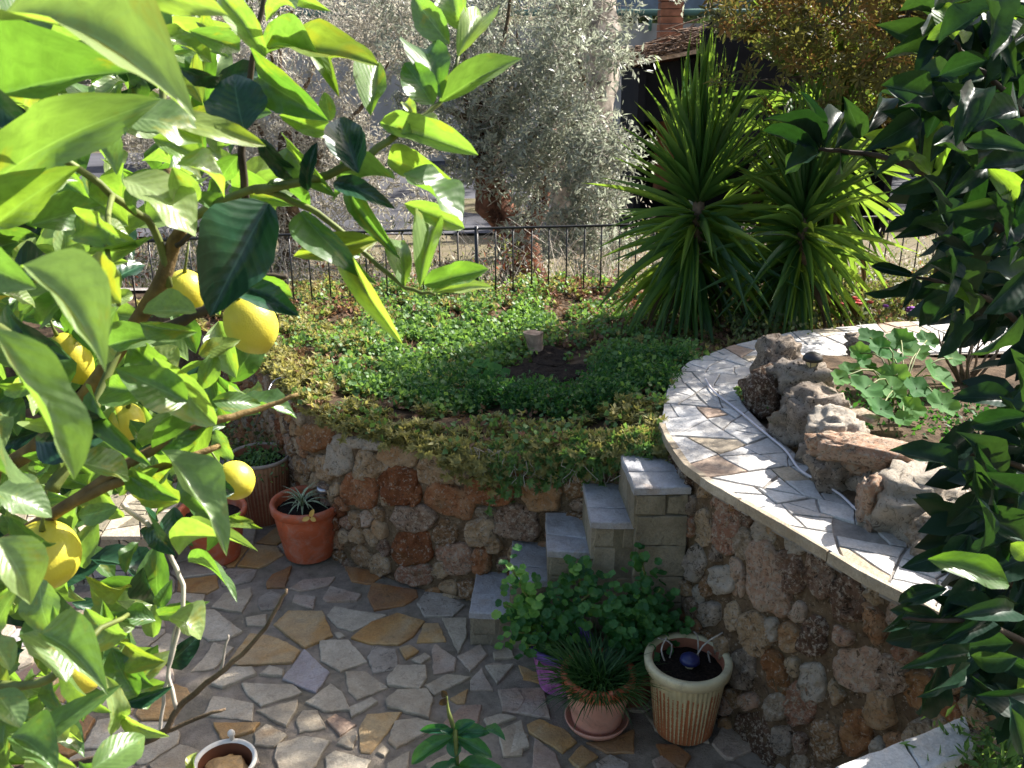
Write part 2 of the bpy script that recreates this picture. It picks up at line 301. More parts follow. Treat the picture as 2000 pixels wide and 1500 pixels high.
# ------------------------------------------------------------------ object helpers
def link(o, name=None): COL.objects.link(o); return o
def attach(o, parent):
    if parent is not None:
        o.parent = parent; o.matrix_parent_inverse = ORG[parent.name].copy()
ORG = {}
def thing(name, label, cat, loc, group=None, kind=None):
    o = bpy.data.objects.new(name, None); o.location = loc; COL.objects.link(o)
    o.empty_display_size = 0.05
    ORG[o.name] = Matrix.Translation(-Vector(loc))
    tag(o, label, cat, group, kind); return o
def tag(o, label=None, cat=None, group=None, kind=None):
    if label: o['label'] = label
    if cat: o['category'] = cat
    if group: o['group'] = group
    if kind: o['kind'] = kind
    return o
def mesh(name, V, Fc, mats, smooth=True, uv=None, att=None, fm=None):
    me = bpy.data.meshes.new(name)
    if isinstance(Fc, np.ndarray):
        V = np.asarray(V, dtype=np.float32); n, k = Fc.shape
        me.vertices.add(len(V)); me.vertices.foreach_set('co', V.ravel())
        me.loops.add(n * k); me.loops.foreach_set('vertex_index', Fc.astype(np.int32).ravel())
        me.polygons.add(n); me.polygons.foreach_set('loop_start', np.arange(0, n * k, k, dtype=np.int32))
        try: me.polygons.foreach_set('loop_total', np.full(n, k, dtype=np.int32))
        except Exception: pass
        me.update(calc_edges=True)
    else:
        me.from_pydata([tuple(v) for v in V], [], Fc); me.update()
    if not isinstance(mats, (list, tuple)): mats = [mats]
    for m in mats: me.materials.append(m)
    if smooth: me.polygons.foreach_set('use_smooth', [True] * len(me.polygons))
    if fm is not None: me.polygons.foreach_set('material_index', fm)
    if uv is not None:
        ul = me.uv_layers.new(name='UVMap'); vi = np.empty(len(me.loops), dtype=np.int32); me.loops.foreach_get('vertex_index', vi)
        ul.data.foreach_set('uv', np.asarray(uv, dtype=np.float32)[vi].ravel())
    if att is not None:
        a = me.attributes.new('rnd', 'FLOAT', 'POINT'); a.data.foreach_set('value', np.asarray(att, dtype=np.float32))
    return me
def obj(name, me, parent=None, mw=None, label=None):
    o = bpy.data.objects.new(name, me); COL.objects.link(o)
    if mw is not None: o.matrix_basis = mw
    attach(o, parent)
    if label: o['label'] = label
    return o
def part(name, V, Fc, m, parent=None, smooth=True, label=None, **k):
    return obj(name, mesh(name, V, Fc, m, smooth, **k), parent, label=label)
def sub(o, parent, parent_org=None):
    """re-parent a mesh as a sub-part of a part whose own matrix is at world zero"""
    o.parent = parent; o.matrix_parent_inverse = Matrix.Identity(4); return o

def tube(pts, rad, n=7, cap=True):
    pts = [Vector(p) for p in pts]; V = []; Fc = []
    if not hasattr(rad, '__len__'): rad = [rad] * len(pts)
    up = Vector((0.3, 0.2, 1)).normalized(); px_ = None
    for i, p in enumerate(pts):
        d = (pts[min(i + 1, len(pts) - 1)] - pts[max(i - 1, 0)]).normalized()
        if px_ is None:
            x = d.cross(up if abs(d.dot(up)) < .95 else Vector((1, 0, 0))).normalized()
        else:
            x = (px_ - d * px_.dot(d)).normalized()
        px_ = x; y = d.cross(x)
        for k in range(n):
            a = 2 * math.pi * k / n; V.append(p + (x * math.cos(a) + y * math.sin(a)) * rad[i])
    for i in range(len(pts) - 1):
        for k in range(n):
            Fc.append((i * n + k, i * n + (k + 1) % n, (i + 1) * n + (k + 1) % n, (i + 1) * n + k))
    if cap:
        Fc.append(tuple(range(n))[::-1]); Fc.append(tuple((len(pts) - 1) * n + k for k in range(n)))
    return V, Fc
class MB:
    def __init__(s): s.V = []; s.F = []
    def add(s, vf):
        b = len(s.V); s.V += list(vf[0]); s.F += [tuple(i + b for i in f) for f in vf[1]]; return s
def smooth_path(pts, n=4):
    pts = [Vector(p) for p in pts]; out = []
    for i in range(len(pts) - 1):
        p0, p1, p2, p3 = pts[max(i - 1, 0)], pts[i], pts[i + 1], pts[min(i + 2, len(pts) - 1)]
        for k in range(n):
            t = k / n; out.append(0.5 * ((2 * p1) + (p2 - p0) * t + (2 * p0 - 5 * p1 + 4 * p2 - p3) * t * t + (-p0 + 3 * p1 - 3 * p2 + p3) * t ** 3))
    out.append(pts[-1]); return out
def box(c, s, rz=0):
    V = []; cr, sr = math.cos(rz), math.sin(rz)
    for z in (-1, 1):
        for x, y in ((-1, -1), (1, -1), (1, 1), (-1, 1)):
            a, b = x * s[0] / 2, y * s[1] / 2
            V.append(Vector((c[0] + a * cr - b * sr, c[1] + a * sr + b * cr, c[2] + z * s[2] / 2)))
    return V, [(3, 2, 1, 0), (4, 5, 6, 7), (0, 1, 5, 4), (1, 2, 6, 5), (2, 3, 7, 6), (3, 0, 4, 7)]
def lathe(prof, n=40, c=(0, 0, 0), rib=0, ribn=46):
    V = []; Fc = []; uv = []
    z0, z1 = min(p[1] for p in prof), max(p[1] for p in prof)
    for i, (r, z) in enumerate(prof):
        for k in range(n + 1):
            a = 2 * math.pi * k / n
            rr = r + (rib * math.cos(a * ribn) if rib and 0 < i < len(prof) - 1 else 0)
            V.append(Vector((c[0] + rr * math.cos(a), c[1] + rr * math.sin(a), c[2] + z))); uv.append((k / n, (z - z0) / max(1e-6, z1 - z0)))
    m = n + 1
    for i in range(len(prof) - 1):
        for k in range(n): Fc.append((i * m + k, i * m + k + 1, (i + 1) * m + k + 1, (i + 1) * m + k))
    return V, Fc, uv
def scatter(TV, TF, R, T, att=None):
    """joined copies of one small template: R (k,3,3) rotation*scale, T (k,3)"""
    TV = np.asarray(TV, dtype=np.float32); TF = np.asarray(TF, dtype=np.int64); k = len(T); n = len(TV)
    V = np.einsum('kij,nj->kni', R, TV) + T[:, None, :]
    Fc = TF[None] + (np.arange(k) * n)[:, None, None]
    A = None if att is None else np.repeat(att, n)
    return V.reshape(-1, 3), Fc.reshape(-1, TF.shape[1]), A
def frames(Y, Z, sx, sy):
    """rotation matrices with columns x,y,z; y along Y, z near Z"""
    Y = Y / np.linalg.norm(Y, axis=1, keepdims=True)
    Z = Z - Y * (Z * Y).sum(1, keepdims=True); Z = Z / (np.linalg.norm(Z, axis=1, keepdims=True) + 1e-9)
    X = np.cross(Y, Z)
    return np.stack([X * sx[:, None], Y * sy[:, None], Z * sy[:, None]], axis=2)
def rdir(k, up=0.0):
    v = rng.normal(size=(k, 3)); v[:, 2] += up; return v / np.linalg.norm(v, axis=1, keepdims=True)
LEAF2 = ([(0, 0, 0), (0.5, 0.42, 0.06), (0, 1, 0), (-0.5, 0.42, 0.06)], [(0, 1, 2), (0, 2, 3)])
LEAFQ = ([(0, 0, 0), (0.5, 0.45, 0.05), (0, 1, -0.05), (-0.5, 0.45, 0.05)], [(0, 1, 2), (0, 2, 3)])

# ------------------------------------------------------------------ polygons: Voronoi cells, slabs and stones
def clip(poly, a, b):
    """keep the side of poly nearer to a than to b"""
    mx, my = (a[0] + b[0]) / 2, (a[1] + b[1]) / 2; nx, ny = b[0] - a[0], b[1] - a[1]; out = []
    for i in range(len(poly)):
        p, q = poly[i], poly[(i + 1) % len(poly)]
        dp = (p[0] - mx) * nx + (p[1] - my) * ny; dq = (q[0] - mx) * nx + (q[1] - my) * ny
        if dp <= 0: out.append(p)
        if dp * dq < 0:
            t = dp / (dp - dq); out.append((p[0] + (q[0] - p[0]) * t, p[1] + (q[1] - p[1]) * t))
    return out
def voronoi(seeds, extra, box_):
    al = np.array(list(seeds) + list(extra)); cells = []
    x0, y0, x1, y1 = box_
    for i, s in enumerate(seeds):
        d = ((al - np.array(s)) ** 2).sum(1); order = np.argsort(d)[1:36]
        poly = [(x0, y0), (x1, y0), (x1, y1), (x0, y1)]
        for j in order:
            poly = clip(poly, s, al[j])
            if len(poly) < 3: break
        cells.append(poly)
    return cells
def area(p): return 0.5 * sum(p[i][0] * p[(i + 1) % len(p)][1] - p[(i + 1) % len(p)][0] * p[i][1] for i in range(len(p)))
def centroid(p): return (sum(a[0] for a in p) / len(p), sum(a[1] for a in p) / len(p))
def inset(p, g):
    if area(p) < 0: p = p[::-1]
    n = len(p); ln = []
    for i in range(n):
        a, b = p[i], p[(i + 1) % n]; dx, dy = b[0] - a[0], b[1] - a[1]; L = math.hypot(dx, dy)
        if L < 1e-5: continue
        ln.append((a[0] - dy / L * g, a[1] + dx / L * g, -dy / L, dx / L))
    q = [(p[i][0], p[i][1]) for i in range(n)]
    c = centroid(p); big = [(c[0] + (x - c[0]) * 1.0, c[1] + (y - c[1]) * 1.0) for x, y in q]
    for (ax, ay, nx, ny) in ln:
        out = []
        for i in range(len(big)):
            u, v = big[i], big[(i + 1) % len(big)]
            du = (u[0] - ax) * nx + (u[1] - ay) * ny; dv = (v[0] - ax) * nx + (v[1] - ay) * ny
            if du >= 0: out.append(u)
            if du * dv < 0:
                t = du / (du - dv); out.append((u[0] + (v[0] - u[0]) * t, u[1] + (v[1] - u[1]) * t))
        big = out
        if len(big) < 3: return []
    return big
def rough_edge(p, step, amp):
    out = []
    n = len(p)
    for i in range(n):
        a, b = p[i], p[(i + 1) % n]; L = math.hypot(b[0] - a[0], b[1] - a[1]); k = max(1, int(L / step))
        nx, ny = -(b[1] - a[1]) / (L + 1e-9), (b[0] - a[0]) / (L + 1e-9)
        for j in range(k):
            t = j / k; am = amp * (0.5 if j == 0 else 1) * rnd.uniform(-1, 1)
            out.append((a[0] + (b[0] - a[0]) * t + nx * am, a[1] + (b[1] - a[1]) * t + ny * am))
    return out
def slab(poly, h0, h1, surf, bev=0.004, tilt=0.0):
    """flat stone piece: side wall, bevel, top; surf(u,v,h) -> world"""
    if area(poly) < 0: poly = poly[::-1]
    n = len(poly); c = centroid(poly)
    tx, ty = rnd.uniform(-tilt, tilt), rnd.uniform(-tilt, tilt)
    R = [[(p, h0) for p in poly], [(p, h1 - bev) for p in poly]]
    ins = []
    for p in poly:
        d = math.hypot(p[0] - c[0], p[1] - c[1]) + 1e-6; ins.append((p[0] - (p[0] - c[0]) / d * bev * 1.2, p[1] - (p[1] - c[1]) / d * bev * 1.2))
    R.append([(p, h1 + (p[0] - c[0]) * tx + (p[1] - c[1]) * ty) for p in ins])
    V = [surf(p[0], p[1], h) for r_ in R for p, h in r_]; V.append(surf(c[0], c[1], h1))
    Fc = []
    for j in range(2):
        for i in range(n): Fc.append((j * n + i, j * n + (i + 1) % n, (j + 1) * n + (i + 1) % n, (j + 1) * n + i))
    for i in range(n): Fc.append((2 * n + i, 2 * n + (i + 1) % n, 3 * n))
    return V, Fc
def boulder_stone(poly, hgt, surf, n=16, seed=0, rough=0.012, shrink=0.0):
    """rounded rubble stone bulging from a wall: rings of points, noise-displaced"""
    if area(poly) < 0: poly = poly[::-1]
    c = centroid(poly); V = []; Fc = []
    rad = []
    for k in range(n):
        a = 2 * math.pi * k / n; dx, dy = math.cos(a), math.sin(a); best = 1e9
        for i in range(len(poly)):
            p, q = poly[i], poly[(i + 1) % len(poly)]
            ex, ey = q[0] - p[0], q[1] - p[1]; den = dx * ey - dy * ex
            if abs(den) < 1e-9: continue
            t = ((p[0] - c[0]) * ey - (p[1] - c[1]) * ex) / den; s = ((p[0] - c[0]) * dy - (p[1] - c[1]) * dx) / den
            if t > 0 and -0.001 <= s <= 1.001: best = min(best, t)
        rad.append(best if best < 1e8 else 0.02)
    rad = [max(0.008, 0.15 * rad[k - 1] + 0.7 * rad[k] + 0.15 * rad[(k + 1) % n] - shrink) * (1 + .10 * mn.noise(Vector((math.cos(k * 6.283 / n) * 2, math.sin(k * 6.283 / n) * 2, seed * 1.7)))) for k in range(n)]
    rings = [(1.0, -0.012), (1.0, hgt * 0.30), (0.95, hgt * 0.72), (0.84, hgt * .93), (0.66, hgt), (0.44, hgt), (.22, hgt * 1.02)]
    ty = rnd.uniform(-.15, .15)
    for f, h in rings:
        for k in range(n):
            a = 2 * math.pi * k / n; x = c[0] + math.cos(a) * rad[k] * f; y = c[1] + math.sin(a) * rad[k] * f
            q = Vector((x * 24, y * 24, seed * 3.1 + f * 1.4)); d = mn.noise(q) * rough * .8 + mn.noise(q * 2.3) * rough * 0.7 + mn.noise(q * 5.5) * rough * .45
            e = mn.noise(q * 1.3 + Vector((5, 5, 5))) * 0.006
            V.append(surf(x + e, y + e, h + (d if f < 1 else 0) + (y - c[1]) * ty))
    V.append(surf(c[0], c[1], hgt * 1.05 + mn.noise(Vector((c[0] * 9, c[1] * 9, seed))) * rough))
    for j in range(len(rings) - 1):
        for k in range(n): Fc.append((j * n + k, j * n + (k + 1) % n, (j + 1) * n + (k + 1) % n, (j + 1) * n + k))
    L = (len(rings) - 1) * n
    for k in range(n): Fc.append((L + k, L + (k + 1) % n, len(V) - 1))
    return V, Fc
def seeds_in(x0, y0, x1, y1, d, tries=4000, avoid=(), lo=0.7, hi=1.3):
    out = []; al = list(avoid)
    for _ in range(tries):
        p = (rnd.uniform(x0, x1), rnd.uniform(y0, y1)); dd = d * rnd.uniform(lo, hi)
        if all((p[0] - q[0]) ** 2 + (p[1] - q[1]) ** 2 > dd * dd for q in al): out.append(p); al.append(p)
    return out
def inpoly(x, y, poly):
    r = False; j = len(poly) - 1
    for i in range(len(poly)):
        if (poly[i][1] > y) != (poly[j][1] > y) and x < (poly[j][0] - poly[i][0]) * (y - poly[i][1]) / (poly[j][1] - poly[i][1]) + poly[i][0]: r = not r
        j = i
    return r
def cut_cells(poly, amin, amax, ang=None):
    """split a slab like broken paving: random straight cuts until the pieces are small"""
    A = abs(area(poly))
    if A < rnd.uniform(amin, amax) or len(poly) < 3: return [poly]
    c = centroid(poly); best = None
    dx = max(p[0] for p in poly) - min(p[0] for p in poly); dy = max(p[1] for p in poly) - min(p[1] for p in poly)
    sxx = sum((p[0] - c[0]) ** 2 for p in poly); syy = sum((p[1] - c[1]) ** 2 for p in poly); sxy = sum((p[0] - c[0]) * (p[1] - c[1]) for p in poly); pa = .5 * math.atan2(2 * sxy, sxx - syy)
    for _try in range(8):
        a = pa + rnd.gauss(0, .38); q = (c[0] + rnd.gauss(0, .09) * dx, c[1] + rnd.gauss(0, .09) * dy); nx, ny = math.cos(a), math.sin(a)
        A1 = clip(poly, (q[0] - nx, q[1] - ny), (q[0] + nx, q[1] + ny)); A2 = clip(poly, (q[0] + nx, q[1] + ny), (q[0] - nx, q[1] - ny))
        if len(A1) < 3 or len(A2) < 3: continue
        sc_ = []
        for B in (A1, A2):
            pr = sum(math.hypot(B[i][0] - B[i - 1][0], B[i][1] - B[i - 1][1]) for i in range(len(B))); sc_.append(abs(area(B)) / (pr * pr))
        if best is None or min(sc_) > best[0]: best = (min(sc_), A1, A2)
        if min(sc_) > .045: break
    if best is None: return [poly]
    _, A1, A2 = best
    return cut_cells(A1, amin, amax) + cut_cells(A2, amin, amax)
def border_samples(poly, step):
    c = centroid(poly); out = []
    for i in range(len(poly)):
        a, b = poly[i], poly[(i + 1) % len(poly)]; L = math.hypot(b[0] - a[0], b[1] - a[1]); k = max(1, int(L / step))
        for j in range(k):
            t = (j + 0.5) / k; x, y = a[0] + (b[0] - a[0]) * t, a[1] + (b[1] - a[1]) * t
            dd = math.hypot(x - c[0], y - c[1]); f = max(0.3, 1 - 0.022 / dd); out.append((c[0] + (x - c[0]) * f, c[1] + (y - c[1]) * f))
    out.append(c); return out

# ------------------------------------------------------------------ terrain and far ground
def terrain(x, y):
    if y < 6.6: return -0.05
    z = -0.05 + 0.5 * min(1, (y - 6.6) / 0.3)
    if y > 7: z -= (min(y, 16) - 7) * 0.135
    if y > 34: z += (y - 34) * 0.42
    return z + mn.noise(Vector((x * 0.4, y * 0.4, 0))) * 0.10 * (1 if y > 7 else 0)
V = []; xs = [-60 + 4 * i for i in range(12)] + [-12 + 0.75 * i for i in range(33)] + [13.5 + 4 * i for i in range(14)]
ys = [-6, -3, 0, 3, 5, 6.4, 6.6, 6.8, 7] + [7.5 + .6 * i for i in range(50)] + [40, 48, 60, 80, 110, 150]
for y in ys:
    for x in xs: V.append((x, y, terrain(x, y)))
nx = len(xs); Fc = [(j * nx + i, j * nx + i + 1, (j + 1) * nx + i + 1, (j + 1) * nx + i) for j in range(len(ys) - 1) for i in range(nx - 1)]
o = part('hillside_ground', V, Fc, M['hill']); tag(o, 'dry brown hillside ground falling away beyond the fence', None, None, 'structure')
V = []; Fc = []
for i, (x, y) in enumerate([(-40 + 5 * k, 0) for k in range(17)]):
    yc = 24 + 3.0 * math.sin(x * 0.06)
    for d in (-7.5, -2.5, 2.5, 7.5): V.append((x, yc + d, max(terrain(x, yc + d), -1.27) + 0.05))
for i in range(16):
    for k in range(3): Fc.append((i * 4 + k, i * 4 + k + 4, i * 4 + k + 5, i * 4 + k + 1))
o = part('road', V, Fc, M['asphalt']); tag(o, 'grey road lying in shade beyond the olive trees', None, None, 'structure')

# ------------------------------------------------------------------ patio of crazy paving
o = part('patio', [(-4, 1.0, 0), (1.4, 1.0, 0), (1.4, 6.0, 0), (-4, 6.0, 0)], [(0, 1, 2, 3)], M['pmortar'])
# a finer mortar sheet with gentle relief
V = []; n_ = 90
for j in range(n_ + 1):
    for i in range(n_ + 1):
        x, y = -2.6 + 3.7 * i / n_, 1.6 + 3.6 * j / n_
        V.append((x, y, 0.006 + 0.006 * mn.noise(Vector((x * 9, y * 9, 1))) + 0.004 * mn.noise(Vector((x * 30, y * 30, 2)))))
Fc = [(j * (n_ + 1) + i, j * (n_ + 1) + i + 1, (j + 1) * (n_ + 1) + i + 1, (j + 1) * (n_ + 1) + i) for j in range(n_) for i in range(n_)]
bpy.data.objects.remove(o)
patio = part('patio', V, Fc, M['pmortar']); tag(patio, 'patio of crazy paving, cream and ochre slabs in grey mortar', None, None, 'structure')
ORG[patio.name] = Matrix.Identity(4)
A_ = """o 460,570 550,485 760,485 820,635 650,710|o 175,800 300,635 430,650 530,690 605,740 555,810 230,825|l 650,735 805,880 720,1000 515,920|c 755,675 930,670 1045,805 880,865 760,800
c 800,510 850,455 1170,510 960,605 870,580|o 970,650 1090,555 1250,500 1415,550 1350,640 1260,690 1100,690|o 1385,680 1430,560 1520,560 1565,670|r 1070,380 1100,300 1370,345 1375,385 1290,440 1110,465
d 1390,430 1440,360 1560,370 1680,440 1610,505 1440,510|c 1550,530 1700,530 1700,640 1650,745|c 0,480 60,480 230,610 140,660 30,670 -80,610 -60,520|c 55,455 130,370 295,335 300,380 240,485
d 345,440 360,390 430,350 510,380 480,460 370,470|p 575,420 590,375 720,385 700,460|p 775,400 820,325 1010,375 980,410 800,420|p 560,330 640,280 840,260 800,310 620,350|r 405,290 440,245 560,190 520,320 410,325
r 920,190 1060,210 1140,260 1080,300 960,280|c 270,520 400,500 395,575 280,570|c 0,780 60,690 180,720 60,850 -80,870|c 50,950 180,850 300,850 330,890 120,970|c 360,890 420,835 510,860 500,900
c 250,955 560,960 620,1010 370,1095 290,1030|c 345,1130 600,1065 590,1130 530,1225|c 0,1150 60,1040 180,1050 305,1080 300,1190|c 665,1075 820,960 890,1010 935,1120 780,1130|c 920,880 1040,875 1180,975 990,1050 940,1000
d 1065,780 1100,715 1240,730 1250,850 1100,880|o 1270,720 1330,700 1390,740 1310,790|c 1350,800 1430,755 1465,780 1410,825|c 1190,920 1260,840 1430,840 1440,920 1390,985 1200,960|p 1480,740 1500,700 1630,790 1620,860 1490,885
p 1650,775 1790,700 1835,760 1730,865|c 1880,750 1990,715 2010,780 1890,790|p 1840,830 1880,820 1990,830 1920,930|p 1730,930 1800,855 1870,990 1730,990|c 1440,960 1580,890 1720,910 1500,1020
c 1185,1060 1260,1000 1440,990 1475,1050 1450,1170 1200,1100|c 940,1110 1080,1045 1120,1070 960,1165|c 595,1190 640,1130 730,1130 780,1240 620,1270|p 795,1190 850,1155 980,1220 880,1285|o 65,1210 350,1210 310,1260 120,1320
c 330,1280 400,1220 530,1290 450,1360 330,1350|o 1010,1240 1060,1155 1270,1145 1200,1250 1080,1395 1020,1390|c 460,1440 480,1350 640,1300 800,1330 720,1470 650,1540 500,1540|c 860,1340 900,1300 990,1285 960,1370
c 1240,1200 1380,1180 1510,1220 1250,1370 1200,1320|c 790,1430 850,1390 1070,1450 1020,1540 800,1540|c 1120,1400 1160,1360 1200,1390 1170,1425|p 1560,1210 1680,1100 1800,1100 1760,1230 1640,1270|o 1600,1050 1710,990 1690,1080 1640,1080
c 1820,1190 1920,1150 2010,1170 1860,1230|p 1925,1000 2030,985 2080,1060 2030,1130 1940,1130|c 1910,1260 2010,1220 2100,1290 2060,1410 1960,1420|c 845,620 880,615 910,640 870,655|c 1190,1470 1330,1400 1310,1540 1200,1560
c 1450,1480 1600,1400 1720,1420 1690,1550 1500,1560"""
B_ = """p 290,1150 480,1140 510,1270 310,1240|o 420,1310 470,1285 580,1330 630,1380 570,1430 430,1340|c 285,1340 385,1290 420,1400 310,1445|p 440,1500 450,1375 540,1440 560,1500 520,1560 440,1560
o 605,1460 660,1400 730,1450 650,1500|r 690,1385 800,1370 890,1330 890,1430 780,1430|d 730,1480 790,1440 870,1480 850,1540 740,1530|c 225,1280 290,1260 360,1275 240,1315
r 1000,1400 1080,1400 1150,1450 1120,1500 1040,1480|p 980,1470 1020,1450 1080,1500 1000,1520|c 230,1040 350,1035 280,1115|o 380,1040 500,1090 470,1115 400,1100"""
TR = []
for src, sc, ox, oy in ((A_, 0.3, 400, 1050), (B_, 1 / 2.3077, 850, 850)):
    for it in src.replace('\n', '|').split('|'):
        c, *ps = it.split(); P = []
        for p in ps:
            a, b = p.split(','); q = onz(ox + float(a) * sc, oy + float(b) * sc, 0.012); P.append((q.x, q.y))
        TR.append((c, P))
def grow(P, f):
    c = centroid(P); return [(c[0] + (x - c[0]) * f, c[1] + (y - c[1]) * f) for x, y in P]
TR = [(c, grow(P, 1.075)) for c, P in TR]
SM = {'c': M['s_c'], 'o': M['s_o'], 'l': M['s_l'], 'p': M['s_p'], 'd': M['s_d'], 'r': M['s_r']}
psurf = lambda u, v, h: Vector((u, v, h))
ext = []
for c, P in TR:
    V, Fc = slab(rough_edge(P, 0.022, 0.0028), -0.005, rnd.uniform(0.014, 0.02), psurf, 0.003, 0.012)
    part('paving_stone', V, Fc, SM[c], patio, False); ext += border_samples(P, 0.05)
sd = [p for p in seeds_in(-2.3, 1.9, 1.05, 5.1, 0.155, 3000, ext) if not any(inpoly(p[0], p[1], P) for _, P in TR)]
PW = [(-2.6, 6.0), (-1.9, 5.5), (-1.47, 4.93), (-1.13, 4.35), (-.99, 4.13), (-.80, 3.9), (-.58, 3.76), (-.35, 3.64), (-.1, 3.56), (.15, 3.5), (.4, 3.4), (.62, 3.34)]
def behind_wall(x, y):
    for i in range(len(PW) - 1):
        if PW[i][0] <= x <= PW[i + 1][0]:
            t = (x - PW[i][0]) / (PW[i + 1][0] - PW[i][0]); return y > PW[i][1] + t * (PW[i + 1][1] - PW[i][1])
    return x > .62 and y > 3.0
cnt = 0
for s, cell in zip(sd, voronoi(sd, ext, (-2.6, 1.6, 1.1, 5.3))):
    if behind_wall(*s) or (s[0] > 0.85): continue
    P = inset(cell, rnd.uniform(0.003, 0.008))
    if len(P) < 3 or abs(area(P)) < 0.0016: continue
    if rnd.random() < 0.5 and len(P) > 4:
        k = rnd.randrange(len(P)); P = P[:k] + P[k + 1:]
    mt = rnd.choices('coplrd', [7, 2.4, 2.6, .7, 0.8 if s[1] > 3.1 else 0.1, 1.6])[0]
    V, Fc = slab(rough_edge(P, 0.025, 0.003), -0.005, rnd.uniform(0.013, 0.02), psurf, 0.003, 0.012)
    part('paving_stone', V, Fc, SM[mt], patio, False); cnt += 1

# ------------------------------------------------------------------ retaining walls of rubble stone
class Wall:
    def __init__(s, pts, z0, ztop, thick, out=-1):
        s.p = [Vector((a, b)) for a, b in pts]; s.L = [0]
        for i in range(len(s.p) - 1): s.L.append(s.L[-1] + (s.p[i + 1] - s.p[i]).length)
        s.z0, s.zt, s.len, s.out, s.th = z0, ztop, s.L[-1], out, thick
        s.n = []
        for i in range(len(s.p)):
            d = (s.p[min(i + 1, len(s.p) - 1)] - s.p[max(i - 1, 0)]).normalized(); s.n.append(Vector((d.y, -d.x)) * -out)
    def pos(s, u, v, h):
        u = min(max(u, 0), s.len - 1e-6); i = 0
        while i < len(s.L) - 2 and s.L[i + 1] < u: i += 1
        t = (u - s.L[i]) / (s.L[i + 1] - s.L[i]); p = s.p[i].lerp(s.p[i + 1], t); n = s.n[i].lerp(s.n[i + 1], t).normalized()
        return Vector((p.x + n.x * h, p.y + n.y * h, v))
    def hit(s, px, py):
        d = ray(px, py); best = None
        for i in range(len(s.p) - 1):
            a, b = s.p[i], s.p[i + 1]; e = b - a; den = d.x * e.y - d.y * e.x
            if abs(den) < 1e-9: continue
            t = (a.x * e.y - a.y * e.x) / den; q = (a.x * d.y - a.y * d.x) / den
            if t > 0 and -.001 <= q <= 1.001 and (best is None or t < best[0]): best = (t, s.L[i] + q * (s.L[i + 1] - s.L[i]), H + d.z * t)
        return None if best is None else (best[1], best[2])
    def face(s, du=0.022, amp=0.009):
        nu = int(s.len / du); nv = 42; V = []
        for i in range(nu + 1):
            u = s.len * i / nu; zt = s.zt(u)
            for j in range(nv + 1):
                v = s.z0 + (zt - s.z0) * j / nv; V.append(s.pos(u, v, amp * mn.noise(Vector((u * 8, v * 8, 3))) + amp * .9 * mn.noise(Vector((u * 22, v * 22, 7))) + amp * .5 * mn.noise(Vector((u * 45, v * 45, 7)))))
            V.append(s.pos(u, zt, -s.th))
        m = nv + 2
        return V, [(i * m + j, (i + 1) * m + j, (i + 1) * m + j + 1, i * m + j + 1) for i in range(nu) for j in range(m - 1)]
def build_wall(root, W, traced, zoomspec, urange, spacing, pick, hgt=(0.012, 0.032), cap=290):
    sc, ox, oy = zoomspec; ext = []; k = 0
    V, Fc = W.face(); part('mortar', V, Fc, M['mortar'], root)
    for it in traced:
        cx, cy, rx, ry, rot, col = it; P = []
        ok = True
        for j in range(11):
            a = 2 * math.pi * j / 11; e = 1.18 + rnd.uniform(-.18, .16); sq_ = (abs(math.cos(a)) ** 4 + abs(math.sin(a)) ** 4) ** -.25; x, y = rx * math.cos(a) * e * sq_, ry * math.sin(a) * e * sq_
            ca, sa = math.cos(math.radians(rot)), math.sin(math.radians(rot))
            q = W.hit(ox + (cx + x * ca - y * sa) * sc, oy + (cy + x * sa + y * ca) * sc)
            if q is None: ok = False; break
            P.append(q)
        if not ok: continue
        V, Fc = boulder_stone(P, rnd.uniform(*hgt), W.pos, 26, k, 0.02); k += 1
        part('stone', V, Fc, M[col], root); ext += border_samples(P, 0.05)
    polys = [ext]
    sd = seeds_in(urange[0], W.z0, urange[1], W.z0 + 1.05, spacing, 5000, ext)
    for s, cell in zip(sd, voronoi(sd, ext, (urange[0] - .1, W.z0 - 0.02, urange[1] + .1, W.z0 + 1.0))):
        if s[1] > W.zt(s[0]) - 0.015 or len(cell) < 3: continue
        cell = [(a, min(b, W.zt(s[0]) - 0.004)) for a, b in cell]
        if abs(area(cell)) < 0.0012 or k >= cap: continue
        V, Fc = boulder_stone(cell, rnd.uniform(*hgt), W.pos, 20, k, 0.016, rnd.uniform(0.0, 0.006)); k += 1
        part('stone', V, Fc, M[pick()], root)
pw_top = lambda u: 0.72 + 0.16 * max(0, min(1, (u - 3.6) / 0.9))
W1 = Wall(PW, -0.02, pw_top, 0.16, out=-1)
planter = thing('planter_wall', 'curved rubble stone retaining wall of rusty stones below the green ground cover', 'stone wall', (-0.5, 3.75, 0))
